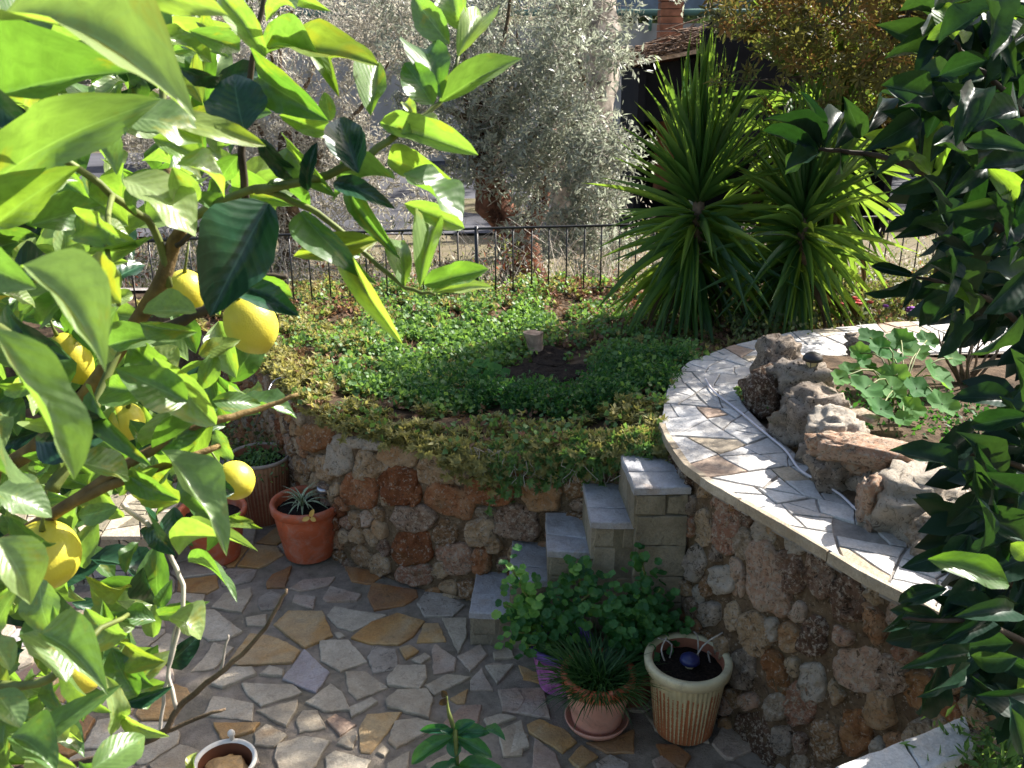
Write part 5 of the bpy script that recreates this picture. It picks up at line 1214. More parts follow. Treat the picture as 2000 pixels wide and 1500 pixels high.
c6 = Vector((.19, 2.99, ZP)); purp = pot('flower_pot', 'purple and magenta pot holding the leggy geranium whose left leaves are painted sunlit', (c6.x, c6.y, ZP), .20, .085, .115, M['magenta'], M['purple'], M['purple'])
c7 = Vector((.45, 2.925, ZP)); brow = pot('flower_pot', 'dark brown pot with a bushy geranium in the corner by the wall', (c7.x, c7.y, ZP), .20, .085, .112, M['brownpot'])
c8 = onz(446, 1535, ZP); smal = pot('bowl', 'small bowl with white rim at the bottom edge, holding something orange brown', (c8.x, c8.y, ZP), .11, .075, .098, M['brownpot'], M['white'], M['brownpot'], False, soil=False, cat='bowl', rimh=.02, rimw=.004)
me = rock((c8.x, c8.y, .07), (.06, .055, .035), .4, 33, .2); me.materials.append(M['s_o']); o = obj('ochre_stone', me); tag(o, 'orange brown lump lying in the small bowl', 'stone')
V, Fc, uv = lathe([(.001, 0), (.009, .002), (.008, .02), (.013, .026), (.012, .036), (.006, .043), (.001, .045)], 16, (c8.x - .005, c8.y + .10, .12)); o = part('figurine', V, Fc, M['white']); tag(o, 'tiny white knob shaped ornament on the rim of the small bowl', 'ornament')
# dry stalks in the cream pot
def stalk(root, pts, r_, m, name='dry_stalk'):
    V, Fc = tube(smooth_path(pts, 3), r_, 6); return part(name, V, Fc, m, root)
for a0, pts in enumerate([[(.02, .02, .26), (.06, .05, .33), (.13, .06, .38)], [(-.07, .03, .26), (-.09, .04, .32), (-.07, .06, .36)], [(-.06, .05, .26), (-.05, .06, .33), (-.10, .07, .35)], [(.05, .06, .26), (.045, .07, .35), (.03, .08, .37)], [(.09, .03, .26), (.075, .03, .32), (.09, .04, .30)]]):
    stalk(cream_pot, [(c1.x + a, c1.y + b, c_) for a, b, c_ in pts], .003, M['twig'])
# solar light in the cream pot
sp_ = Vector((c1.x + .005, c1.y - .005, .26)); root = thing('solar_light', 'small blue mushroom capped solar light stuck in the soil of the cream pot', 'garden light', sp_)
V, Fc, uv = lathe([(.006, -.03), (.012, 0), (.017, .03), (.013, .045)], 20, sp_); part('shade', V, Fc, M['amberglass'], root)
V, Fc, uv = lathe([(.030, .040), (.036, .046), (.034, .060), (.022, .070), (.001, .073)], 28, sp_); part('cap', V, Fc, M['navy'], root)
# steel solar light in the terracotta pot
sp_ = Vector((c2.x + .085, c2.y + .03, .26)); root = thing('solar_light', 'round steel solar light on a thin stake in the terracotta pot', 'garden light', sp_)
V, Fc = tube([sp_, sp_ + Vector((0, 0, .085))], .005, 8); part('stake', V, Fc, M['steel'], root)
V, Fc, uv = lathe([(.02, .07), (.034, .078), (.037, .09), (.033, .10), (.030, .102), (.001, .103)], 28, sp_); part('lamp_head', V, Fc, M['steel'], root)
V, Fc, uv = lathe([(.022, .1045), (.02, .106), (.001, .1065)], 20, sp_); part('panel', V, Fc, M['navy'], root)
# yellow petal ornament on the rim
oc = Vector((c2.x + .055, c2.y - .155, .30)); root = thing('petal_ornament', 'yellow three petalled ornament clipped to the terracotta pot rim', 'ornament', oc)
for a, L in ((200, .042), (65, .050), (-35, .032)):
    d = Vector((math.cos(math.radians(a)), -.1, math.sin(math.radians(a)))); mw = leaf_matrix(oc + Vector((0, -.012, 0)), oc + Vector((0, -.012, 0)) + d * L, Vector((0, -1, .3)), .022)
    obj('petal', PET if 'PET' in globals() else globals().setdefault('PET', leaf_mesh('petal', M['petal'], 8, 4, .05, .05, 0, 0, 99, 'oval')), root, mw)
V, Fc, uv = lathe([(.001, -.004), (.004, 0), (.001, .004)], 10, oc + Vector((0, -.014, 0))); part('centre', V, Fc, M['redflower'], root)
# spider plant
SPV = [leaf_mesh('blade', M['spider'], 9, 4, .1, .18, 0, .25, 120 + k, 'strap') for k in range(3)]
for i in range(30):
    az = i * 2.4; L = rnd.uniform(.10, .17); el = rnd.uniform(.2, 1.1); B = Vector((c2.x - .02, c2.y, .265)); d = Vector((math.cos(az) * math.cos(el), math.sin(az) * math.cos(el), math.sin(el)))
    obj('blade', rnd.choice(SPV), terra, leaf_matrix(B, B + d * L, Vector((0, 0, 1)) + Vector((-d.x, -d.y, 0)), .013))
for i in range(10):
    az = rnd.uniform(0, 6.28); B = Vector((c5.x, c5.y, .24)); d = Vector((math.cos(az) * .5, math.sin(az) * .5, .8)); obj('blade', rnd.choice(SPV), redp, leaf_matrix(B, B + d * .15, Vector((-d.x, -d.y, 1)), .012))
# tuft in pink pot
def tuft(root, c, n, L, m, r_=.09, wd=.006, name='blade', droop=.7):
    T = []; TV = []; TF = []
    for i in range(5):
        t = i / 4; TV += [(-.5 * (1 - t ** 2), t, 0.10 * math.sin(math.pi * t) - .22 * t * t), (.5 * (1 - t ** 2) + .001, t, 0.10 * math.sin(math.pi * t) - .22 * t * t)]
    TF = [(2 * i, 2 * i + 1, 2 * i + 3, 2 * i + 2) for i in range(4)]
    a = rng.uniform(0, 6.28, n); rr = r_ * np.sqrt(rng.random(n)); P = np.stack([c[0] + np.cos(a) * rr, c[1] + np.sin(a) * rr, np.full(n, c[2])], 1)
    D = np.stack([np.cos(a) * rr / r_ * droop, np.sin(a) * rr / r_ * droop, np.full(n, .75)], 1) + rng.normal(size=(n, 3)) * .3
    D /= np.linalg.norm(D, axis=1, keepdims=True); L_ = rng.uniform(.6, 1.15, n) * L
    R = frames(D, np.tile([0, 0, 1.], (n, 1)) - D * .5, np.full(n, wd), L_); Vv, Ff, A = scatter(TV, TF, R, P, rng.random(n))
    o = part(name, Vv, Ff, m, root, att=A); o['kind'] = 'stuff'; return o
tuft(pink, (c3.x, c3.y, .205), 760, .165, M['grassy'], .115, .0065, 'grass_tuft', 1.2)
Q = np.array([(c4.x, c4.y, .335)] * 900) + rng.normal(size=(900, 3)) * np.array([.07, .07, .025]); k = 900
sy = rng.uniform(.015, .03, k); Vv, Ff, A = scatter(*LEAF2, frames(rdir(k, .4), rdir(k, 1), sy * .6, sy), Q, rng.random(k)); o = part('parsley_foliage', Vv, Ff, M['clover'], backp, att=A); o['kind'] = 'stuff'
# geraniums
def round_leaf(name, m, lob=7, seed=0, cup=.12, depth=.12):
    V = [(0, .0, 0)]; uv = [(.5, .5)]; r_ = random.Random(seed); n = lob * 4
    for f in (.5, 1.0):
        for k in range(n):
            a = 2 * math.pi * k / n + math.pi * 1.5; e = 1 - depth * (0.5 - .5 * math.cos(k * 2 * math.pi / 4)) * f - (.35 * f if k in (0,) else 0)
            V.append((math.cos(a) * .5 * f * e, math.sin(a) * .5 * f * e, cup * f * f + .05 * f * math.sin(3 * a + seed) + .02 * r_.uniform(-1, 1))); uv.append((.5 + math.cos(a) * f * .5, .5 + math.sin(a) * f * .5))
    Fc = [(0, 1 + k, 1 + (k + 1) % n) for k in range(n)] + [(1 + k, 1 + n + k, 1 + n + (k + 1) % n, 1 + (k + 1) % n) for k in range(n)]
    return mesh(name, V, Fc, m, True, uv=uv)
GD = [round_leaf('leaf', M['geranium'], 7, k) for k in range(3)]; GLt = [round_leaf('leaf', M['geranium_sunlit'], 7, 5 + k) for k in range(3)]
def rl_matrix(P, nrm, s):
    z = nrm.normalized(); x = Vector((rnd.uniform(-1, 1), rnd.uniform(-1, 1), 0)); x = (x - z * x.dot(z)).normalized(); y = z.cross(x)
    return Matrix(((x.x * s, y.x * s, z.x * s, P.x), (x.y * s, y.y * s, z.y * s, P.y), (x.z * s, y.z * s, z.z * s, P.z), (0, 0, 0, 1)))
def geranium(root, base, tips, per, meshes, s=(.026, .046)):
    for (tip, n, sp2, which) in tips:
        mid = base.lerp(tip, .55) + Vector((rnd.gauss(0, .02), rnd.gauss(0, .02), .02)); stalk(root, [base + Vector((rnd.gauss(0, .02), rnd.gauss(0, .02), 0)), mid, tip], .0035, M['green_twig'], 'stem')
        for i in range(int(n * 1.6)):
            t = rnd.uniform(.45, 1.05); c = base.lerp(tip, t); P = c + Vector((rnd.gauss(0, sp2), rnd.gauss(0, sp2), rnd.gauss(0, sp2 * .8)))
            obj('leaf', rnd.choice(GLt if rnd.random() < which else GD), root, rl_matrix(P, Vector((rnd.gauss(0, .35), rnd.gauss(-.45, .3), 1)), rnd.uniform(*s)))
gb = Vector((c6.x, c6.y, .17))
def pt(px, py, y): return ony(px, py, y)
geranium(purp, gb, [(pt(1000, 1110, 3.05), 34, .032, .8), (pt(985, 1180, 3.05), 30, .03, .55), (pt(1040, 1190, 3.0), 26, .035, .3), (pt(1130, 1110, 3.02), 40, .045, .12), (pt(1090, 1170, 3.0), 36, .045, .12), (pt(1165, 1150, 2.98), 30, .04, .05), (pt(1030, 1260, 2.93), 22, .03, .2), (pt(1000, 1235, 2.95), 20, .03, .3)], 0, None)
gb = Vector((c7.x, c7.y, .18))
geranium(brow, gb, [(pt(1250, 1080, 2.95), 20, .028, 0), (pt(1200, 1160, 2.9), 34, .04, .05), (pt(1290, 1150, 2.92), 40, .045, .03), (pt(1240, 1190, 2.88), 40, .045, .05), (pt(1320, 1200, 2.92), 34, .04, 0), (pt(1215, 1220, 2.85), 26, .035, .05), (pt(1290, 1230, 2.86), 30, .04, 0)], 0, None)
# broad leaved plant in the upper bed
sq = thing('broad_leaved_plant', 'broad lobed green leaves of a low plant behind the border rocks', 'plant', onz(1760, 790, .98))
SQ = [round_leaf('leaf', M['squash'], 6, 10 + k, .10, .22) for k in range(3)]
for (a, b, s) in [(1700, 660, .10), (1760, 665, .11), (1690, 715, .10), (1740, 700, .12), (1790, 690, .11), (1830, 735, .14), (1690, 760, .11), (1740, 760, .11), (1660, 725, .08), (1790, 760, .10), (1840, 790, .10), (1720, 800, .09), (1780, 800, .09), (1720, 680, .09), (1640, 740, .07), (1860, 700, .09), (1810, 665, .09), (1680, 690, .08), (1745, 735, .11), (1765, 820, .07), (1700, 780, .08)]:
    s *= 1.3; P = onz(a, b, rnd.uniform(1.10, 1.2) - (b - 660) * .0004); obj('leaf', rnd.choice(SQ), sq, rl_matrix(P, Vector((rnd.gauss(.1, .3), rnd.gauss(-.5, .25), 1)), s)); base = onz(1755, 790, .98)
    stalk(sq, [(base.x + rnd.gauss(0, .03), base.y + rnd.gauss(0, .03), .97), (P.x * .5 + base.x * .5, P.y * .5 + base.y * .5, P.z), P], .003, M['green_twig'], 'stem')
Q = np.array([(1.58, 3.35, 1.0)] * 1500) + rng.normal(size=(1500, 3)) * np.array([.20, .16, .012]); k = 1500; sy = rng.uniform(.015, .035, k)
Vv, Ff, A = scatter(*LEAF2, frames(rdir(k, .3), rdir(k, 1), sy * .6, sy), Q, rng.random(k)); o = part('low_weeds', Vv, Ff, M['feather'], att=A); tag(o, 'low green weeds under the broad leaved plant', 'weeds', None, 'stuff')
# bare twiggy shrub
b = onz(1880, 760, .98); tw = thing('bare_shrub', 'small leafless twiggy shrub behind the citrus leaves, near the far paving', 'shrub', b)
for i in range(14):
    a = rnd.uniform(0, 6.28); p = Vector(b); q = [p.copy()]
    d = Vector((math.cos(a) * .5, math.sin(a) * .3, 1)).normalized()
    for j in range(4): p = p + d * .06 + Vector((rnd.gauss(0, .012), rnd.gauss(0, .012), 0)); q.append(p.copy())
    V, Fc = tube(q, [.008, .007, .006, .004, .002], 6); part('twig', V, Fc, M['bark'], tw)
# lantern
lp = onz(1582, 745, 1.08); lp = Vector((lp.x, lp.y, 1.12)); la = thing('lantern', 'tiny solar lantern with dark hood and pale amber panes on the border rocks', 'garden light', lp)
V, Fc, uv = lathe([(.010, -.01), (.014, 0), (.026, .045), (.028, .05)], 6, lp); part('shade', V, Fc, M['amberglass'], la, False)
V, Fc, uv = lathe([(.03, .048), (.040, .052), (.038, .066), (.026, .078), (.001, .082)], 24, lp); part('hood', V, Fc, M['iron'], la)
for k in range(6):
    a = 2 * math.pi * k / 6; V, Fc = tube([lp + Vector((math.cos(a) * .0145, math.sin(a) * .0145, 0)), lp + Vector((math.cos(a) * .0275, math.sin(a) * .0275, .048))], .0015, 4); part('frame_bar', V, Fc, M['iron'], la)
V, Fc = tube([lp + Vector((0, 0, -.06)), lp], .008, 8); part('stake', V, Fc, M['iron'], la)
# white cable on the path
cp = [onz(a, b_, PZ + .017) for a, b_ in [(1378, 740), (1395, 765), (1440, 800), (1500, 850), (1535, 880), (1560, 915), (1590, 935), (1640, 965), (1680, 1000), (1730, 1020), (1800, 1055), (1850, 1090), (1900, 1130)]]
V, Fc = tube(smooth_path(cp, 6), .0045, 8); o = part('cable', V, Fc, M['cable']); tag(o, 'white cable running along the raised marble path', 'cable')
# thin wire on the curved wall (left)
V, Fc = tube(smooth_path([onz(495, 835, .5), onz(515, 790, .7), onz(530, 750, .76), onz(548, 738, .78), onz(572, 742, .76)], 4), .003, 6); o = part('wire_loop', V, Fc, M['steel']); tag(o, 'thin grey wire arching over the left part of the planter wall', 'wire')
# flowers at the back right
def flower(label, c, m, r_=.03, n=8, cat='flowers'):
    root = thing('flowering_plant', label, cat, (c.x, c.y, .88))
    for k in range(n):
        p = c + Vector((rnd.gauss(0, .05), rnd.gauss(0, .04), rnd.gauss(0, .02))); V, Fc = tube([(p.x, p.y, .86), p], .0025, 5); part('stem', V, Fc, M['green_twig'], root)
        V, Fc, uv = lathe([(.001, -.006), (.012, -.004), (.02, .004), (.012, .010), (.001, .008)], 8, p); part('bloom', V, Fc, m, root)
flower('cluster of small red flowers at the foot of the right yucca', onz(1668, 595, .95), M['redflower'])
flower('cluster of small purple flowers right of the red ones', onz(1782, 600, .95), M['purpleflower'])
flower('reddish blooms half hidden behind the citrus leaves', onz(1895, 625, .95), M['redflower'])
Q = []
while len(Q) < 1400:
    x, y = rnd.uniform(1.2, 3.4), rnd.uniform(4.55, 6.3)
    if path_left(y, x): continue
    Q.append((x, y, .88 + abs(rnd.gauss(0, .03))))
Q = np.repeat(np.array(Q), 5, axis=0); k = len(Q); Q += rng.normal(size=(k, 3)) * .03; sy = rng.uniform(.02, .045, k)
Vv, Ff, A = scatter(*LEAF2, frames(rdir(k, .4), rdir(k, 1), sy * .5, sy), Q, rng.random(k)); o = part('mixed_undergrowth', Vv, Ff, M['weed'], att=A); tag(o, 'low mixed undergrowth between the yuccas and the far paving', 'undergrowth', None, 'stuff')
# fallen yellow leaf by the path
o = obj('fallen_leaf', leaf_mesh('fallen_leaf', M['petal'], 8, 4, .1, .1, .1, 0, 77, 'oval'), None, leaf_matrix(onz(1262, 762, .90), onz(1282, 745, .92), Vector((0, -.6, 1)), .04)); tag(o, 'single fallen yellow leaf on the greenery left of the path', 'leaf')
# second broad green leaf clump near the hole
cl_ = thing('cabbage_leaf_clump', 'clump of larger pale green leaves left of the dug hole', 'plant', onz(945, 725, .76))
for (a, b_, s) in [(940, 712, .10), (965, 722, .10), (925, 728, .08), (955, 738, .09), (985, 728, .07)]:
    obj('leaf', rnd.choice(SQ), cl_, rl_matrix(onz(a, b_, .80), Vector((rnd.gauss(0, .3), rnd.gauss(-.4, .2), 1)), s))

# ------------------------------------------------------------------ sapling at the bottom
bs = at(893, 1560, 1.6); sa = thing('citrus_sapling', 'young sapling with teal green leaves poking up at the bottom edge', 'sapling', (bs.x, bs.y, 0))
V, Fc = tube(smooth_path([(bs.x, bs.y, 0), (bs.x + .01, bs.y, .5), tuple(at(893, 1500, 1.6)), tuple(at(887, 1430, 1.6)), tuple(at(876, 1390, 1.6)), tuple(at(872, 1358, 1.6))], 4), [.006] * 8 + [.004] * 8 + [.003, .0025, .002, .002, .002], 8); part('stem', V, Fc, M['green_twig'], sa)
TL = [leaf_mesh('leaf', M['teal_leaf'], 10, 4, .2, .05, .04, .12, 140 + k, 'oval') for k in range(3)]
for (bx, by, tx, ty, wpx, n_y) in [(885, 1440, 800, 1490, 34, 0), (885, 1436, 862, 1425, 16, 0), (890, 1432, 955, 1430, 30, 0), (890, 1440, 962, 1478, 32, 0), (886, 1430, 820, 1425, 20, 0), (888, 1430, 925, 1408, 24, 0), (895, 1495, 870, 1500, 26, 0), (893, 1500, 985, 1505, 34, 0), (893, 1498, 830, 1520, 34, 0), (886, 1440, 888, 1480, 30, 0), (945, 1425, 985, 1440, 22, 0)]:
    obj('leaf', rnd.choice(TL), sa, leaf_matrix(at(bx, by, 1.6), at(tx, ty, 1.6 * rnd.uniform(.97, 1.0)), Vector((rnd.gauss(0, .2), -.5, .8)), wpx / F * 1.6))
for (bx, by, tx, ty) in [(874, 1362, 858, 1378), (874, 1360, 862, 1350)]:
    obj('leaf', leaf_mesh('leaf', M['litter'], 6, 4, .2, .1, .1, .2, 151, 'oval'), sa, leaf_matrix(at(bx, by, 1.6), at(tx, ty, 1.6), GN, .012), 'withered brown leaf at the tip')
# ------------------------------------------------------------------ low kerb wall at the left
kb = thing('low_tiled_wall', 'low bench like wall faced with pale crazy paving behind the lemon tree', 'low wall', (-1.75, 3.7, 0))
V, Fc = box((-2.13, 3.92, .13), (1.0, .42, .25)); part('core', V, Fc, M['cement'], kb, False)
fs = lambda u, v, h: Vector((u, 3.71 - h, v))
for cell in cut_cells([(-2.63, 0), (-1.625, 0), (-1.625, .255), (-2.63, .255)], .004, .014):
    P = inset(cell, .004)
    if len(P) > 2 and abs(area(P)) > .001: V, Fc = slab(P, -.005, .012, fs, .002); part('facing_stone', V, Fc, rnd.choice([M['s_c'], M['s_c'], M['block'], M['s_l']]), kb, False)
ts = lambda u, v, h: Vector((u, v, .255 + h))
for cell in cut_cells([(-2.63, 3.69), (-1.625, 3.69), (-1.625, 4.13), (-2.63, 4.13)], .008, .03):
    P = inset(cell, .004)
    if len(P) > 2 and abs(area(P)) > .001: V, Fc = slab(P, -.004, .014, ts, .002); part('top_slab', V, Fc, rnd.choice([M['s_c'], M['block']]), kb, False)
# bushy weeds behind the low wall, left of the curved wall
Q = np.array([(-1.75, 4.5, .32)] * 1800) + rng.normal(size=(1800, 3)) * np.array([.28, .12, .10]); k = 1800; sy = rng.uniform(.02, .045, k)
Vv, Ff, A = scatter(*LEAF2, frames(rdir(k, .2), rdir(k, .8), sy * .6, sy), Q, rng.random(k)); o = part('leafy_bush', Vv, Ff, M['weed'], att=A); tag(o, 'low leafy bush growing behind the low tiled wall', 'bush')
# ------------------------------------------------------------------ near marble slabs, bottom right
nb = thing('near_parapet', 'sunlit white marble topped parapet in the bottom right corner', 'parapet', (.95, 1.5, 0))
q = [onz(*p, .9) for p in [(1632, 1497), (1885, 1398), (1905, 1462), (1690, 1560)]]; q = [(v.x, v.y) for v in q]
ctr = centroid(q); core = [(ctr[0] + (x - ctr[0]) * .95, ctr[1] + (y - ctr[1]) * .95) for x, y in q]
V, Fc = prism(core, 0, .868); part('core', V, Fc, M['mortar'], nb, False)
a, b_, c_, d_ = [Vector(v) for v in q]
for (s0, s1) in ((0, .5), (.515, 1)):
    P = [a.lerp(b_, s0), a.lerp(b_, s1), d_.lerp(c_, s1), d_.lerp(c_, s0)]
    V, Fc = slab(rough_edge([(p.x, p.y) for p in P], .03, .002), .87, .90, psurf, .003); part('top_slab', V, Fc, M['marble'], nb, False)
Q = np.array([tuple(onz(1950, 1480, .88))] * 420) + rng.normal(size=(420, 3)) * np.array([.07, .05, .02]); k = 420; sy = rng.uniform(.02, .04, k)
Vv, Ff, A = scatter(*LEAF2, frames(rdir(k, .6), rdir(k, .8), sy * .35, sy), Q, rng.random(k)); o = part('bright_weeds', Vv, Ff, M['clover'], att=A); tag(o, 'sunlit yellow green weeds beside the near marble slabs', 'weeds', None, 'stuff')

# ------------------------------------------------------------------ ochre tree top right (its crown reaches above the picture and shades the patio)
oc = thing('ochre_tree', 'autumn tree with ochre and olive leaves hanging into the top right', 'tree', (2.7, 5.6, .85))
V, Fc = tube(smooth_path([(2.7, 5.6, .8), (2.65, 5.5, 1.8), (2.5, 5.3, 2.6), (2.2, 5.1, 3.4), (2.0, 5.1, 4.2)]), [.09 - .004 * i for i in range(17)], 10); part('trunk', V, Fc, M['bark'], oc)
STAR = []; SF = []
for k in range(6):
    a = 2 * math.pi * k / 6; b0 = len(STAR); ca, sa = math.cos(a), math.sin(a)
    for (x, y, z) in [(0, .05, 0), (.16, .5, .08), (0, 1, .02), (-.16, .5, .08)]: STAR.append((x * ca - y * sa, x * sa + y * ca, z + .1 * (k % 2)))
    SF += [(b0, b0 + 1, b0 + 2), (b0, b0 + 2, b0 + 3)]
PT = []
while len(PT) < 3400:
    v = rdir(1)[0] * rng.random() ** .4; p = np.array([2.1, 4.98, 3.2]) + v * np.array([1.1, .85, 1.1])
    if mn.noise(Vector(tuple(p * 1.9))) < -.16: continue
    PT.append(p)
low = []
while len(low) < 1300:
    x = rnd.uniform(1380, 1960); y = rnd.uniform(-30, 250)
    if y > 30 + (x - 1380) * .55 + 20 or y > 240: continue
    p = at(x, y, rnd.uniform(4.6, 5.6)); low.append(np.array(tuple(p)))
for (x, y) in [(1425, 140), (1445, 150), (1462, 135), (1490, 215), (1500, 205), (1515, 170), (1535, 140), (1560, 130), (1400, 155), (1590, 205), (1610, 215), (1630, 200)]: low += [np.array(tuple(at(x + rnd.gauss(0, 10), y + rnd.gauss(0, 8), 4.7))) for _ in range(3)]
n_hi = len(PT); PT = np.array(PT + low); k = len(PT); s = rng.uniform(.035, .065, k); s[n_hi:] *= 1.15
sel = rng.random(k) < np.where(PT[:, 2] > 2.45, .42, .22)
for mm, nm, mk_ in (('ochre_leaf', 'ochre_foliage', sel), ('ochre_green', 'olive_foliage', ~sel)):
    kk = mk_.sum(); Vv, Ff, A = scatter(STAR, SF, frames(rdir(kk, 0), rdir(kk, 1.0), s[mk_], s[mk_]), PT[mk_], rng.random(kk)); o = part(nm, Vv, Ff, M[mm], oc, att=A); o['kind'] = 'stuff'
for i in range(34):
    e = PT[rng.integers(k)]; st_ = Vector((2.3 + rnd.gauss(0, .15), 5.2, rnd.uniform(2.4, 3.6))); e = Vector(tuple(e)); V, Fc = tube(smooth_path([st_, st_.lerp(e, .5) + Vector((0, 0, .08)), e], 4), [.016 - .0014 * j for j in range(9)], 5); part('branch', V, Fc, M['dark_twig'], oc)
for pts in ([(1900, 60, 5.4), (1700, 120, 5.1), (1560, 150, 4.8), (1420, 160, 4.7)], [(1900, 20, 5.4), (1700, 40, 5.1), (1500, 60, 4.9), (1380, 50, 4.8)], [(1900, 200, 5.3), (1760, 215, 5.0), (1600, 230, 4.8)]):
    branch(oc, pts, .012, .003, M['dark_twig'])

# ------------------------------------------------------------------ olive trees and scrub beyond the fence
def tree_crown(root, centers, nl, size, m, T=.28, name='foliage', clump=.16):
    """leaves grouped on many small twig clumps spread through ellipsoids (centre, radii, weight)"""
    w_ = np.array([c[2] for c in centers]); w_ = w_ / w_.sum(); ncl = nl // 26; P = []
    for _ in range(ncl):
        c, r_, _w = centers[rng.choice(len(centers), p=w_)]; v = rdir(1)[0] * rng.random() ** .45; p = np.array(c) + v * np.array(r_)
        if mn.noise(Vector(tuple(p * 1.3))) + .5 * mn.noise(Vector(tuple(p * 3.1))) < (-.10 if size < .1 else -.4): continue
        P.append(p)
    P = np.array(P); D = rdir(len(P), -.1)
    Q = np.repeat(P, 26, axis=0); DD = np.repeat(D, 26, axis=0); k = len(Q); t = rng.random(k)
    Q = Q + DD * (t[:, None] * clump * 2) + rng.normal(size=(k, 3)) * clump * .18
    sy = rng.uniform(.7, 1.3, k) * size; R = frames(DD * .6 + rdir(k), rdir(k, .6), sy * T, sy); att = np.clip(np.repeat(rng.random(len(P)), 26) * .5 + rng.random(k) * .5, 0, 1)
    Vv, Ff, A = scatter(*LEAF2, R, Q, att); o = part(name, Vv, Ff, m, root, att=A); o['kind'] = 'stuff'
    return P, D
def twigs(root, P, D, n, m, L=.35, r_=.004, name='twigs'):
    mb = MB(); idx = rng.choice(len(P), min(n, len(P)), replace=False)
    for i in idx:
        p = Vector(tuple(P[i])); d = Vector(tuple(D[i])); q = p - d * L * .4
        mb.add(tube([q, p + Vector((rnd.gauss(0, .02), rnd.gauss(0, .02), rnd.gauss(0, .02))), p + d * L], [r_, r_ * .8, r_ * .4], 3, False))
    o = part(name, mb.V, mb.F, m, root); o['kind'] = 'stuff'
def limbs(root, base, tips, r0, m):
    for tp in tips:
        b = Vector(base); t_ = Vector(tp); P = smooth_path([b, b.lerp(t_, .35) + Vector((rnd.gauss(0, .12), rnd.gauss(0, .1), .1)), b.lerp(t_, .7) + Vector((rnd.gauss(0, .12), rnd.gauss(0, .1), .05)), t_], 5); k = len(P)
        V, Fc = tube(P, [r0 * (1 - .85 * i / (k - 1)) * (1 + .12 * mn.noise(P[i] * 4)) for i in range(k)], 8); part('limb', V, Fc, m, root)
def gnarly(root, pts, rad, m, name='trunk'):
    P = smooth_path(pts, 6); k = len(P); n = 16; V, Fc = tube(P, [rad[0] + (rad[1] - rad[0]) * i / (k - 1) for i in range(k)], n)
    for i, v in enumerate(V):
        c = P[min(i // n, k - 1)]; V[i] = c + (v - c) * (1 + .35 * mn.noise(v * 5) + .2 * mn.noise(v * 12))
    part(name, V, Fc, m, root)
oy = 9.0
ba = ony(1010, 560, oy); ol = thing('olive_tree', 'silvery olive tree with a reddish trunk beyond the middle of the fence', 'tree', (ba.x, oy, terrain(ba.x, oy)), 'olive trees beyond the fence')
gnarly(ol, [(ba.x, oy, -.4), (ba.x + .05, oy, ba.z + .2), tuple(ony(1000, 450, oy)), tuple(ony(960, 380, oy)), tuple(ony(950, 320, oy)), tuple(ony(930, 200, oy))], (.24, .10), M['redbark'])
gnarly(ol, [tuple(ony(1010, 470, oy)), tuple(ony(1045, 420, oy)), tuple(ony(1060, 370, oy)), tuple(ony(1075, 250, oy))], (.13, .06), M['redbark'], 'limb')
def e_(px, py, y, rx, ry, rz, w_): return (tuple(ony(px, py, y)), (rx, ry, rz), w_)
P, D = tree_crown(ol, [e_(1060, 150, 8.9, 1.0, .8, .95, 5), e_(1120, 340, 8.3, .5, .5, .5, 2.0), e_(1150, 470, 8.0, .28, .4, .42, .8), e_(1060, 450, 8.1, .3, .4, .4, .5), e_(1190, 260, 8.2, .3, .4, .7, 1.4), e_(900, 60, 9.2, 1.0, .8, .8, 3), e_(1160, 200, 8.6, .45, .6, .6, 1.6), e_(860, 290, 9.2, .6, .5, .7, 1.8), e_(980, 300, 8.7, .6, .4, .5, 1.5), e_(1080, -60, 9, 1.3, .9, .6, 3)], 42000, .072, M['olive_leaf'], .28)
twigs(ol, P, D, 1300, M['twig'], .3, .0045)
limbs(ol, tuple(ony(960, 340, oy)), [tuple(ony(a, b, oy + rnd.uniform(-.5, .5))) for a, b in [(850, 150), (900, 40), (1010, 60), (1130, 120), (1180, 220), (1120, 280), (820, 240), (1000, -40), (1050, 150)]], .05, M['bark'])
oy = 10.2
ba = ony(560, 560, oy); ol2 = thing('olive_tree', 'twiggy half bare olive tree seen behind the lemon leaves at left', 'tree', (ba.x, oy, terrain(ba.x, oy)), 'olive trees beyond the fence')
gnarly(ol2, [(ba.x, oy, -.5), tuple(ony(575, 480, oy)), tuple(ony(560, 380, oy)), tuple(ony(600, 250, oy))], (.2, .09), M['bark'])
P, D = tree_crown(ol2, [e_(650, 80, 10, 1.5, 1.0, .9, 5), e_(480, 250, 10.2, 1.1, .9, 1.0, 4), e_(720, 250, 10, .7, .8, .6, 2), e_(300, 100, 10.5, 1.4, .9, 1.2, 3), e_(520, 330, 10, 1.5, .7, .55, 3.0), e_(800, 60, 9.8, 1.0, .7, .7, 2), e_(380, 480, 9.5, 1.3, .6, .5, 1.5), e_(700, 400, 9.4, .9, .5, .35, 1.3)], 42000, .07, M['dry_leaf'], .25)
twigs(ol2, P, D, 4500, M['twig'], .42, .0055)
limbs(ol2, tuple(ony(565, 400, oy)), [tuple(ony(a, b, oy + rnd.uniform(-.5, .5))) for a, b in [(450, 200), (520, 60), (640, 60), (760, 120), (380, 300), (700, 250), (300, 150), (600, -40)]], .05, M['bark'])
oy = 12.5
ba = ony(1150, 300, oy); ol3 = thing('olive_tree', 'old olive with a thick twisted grey trunk at the top centre', 'tree', (ba.x, oy, terrain(ba.x, oy)), 'olive trees beyond the fence')
gnarly(ol3, [(ba.x - .2, oy, -.9), tuple(ony(1140, 200, oy)), tuple(ony(1150, 60, oy)), tuple(ony(1140, -60, oy)), tuple(ony(1120, -160, oy))], (.40, .30), M['driftbark'])
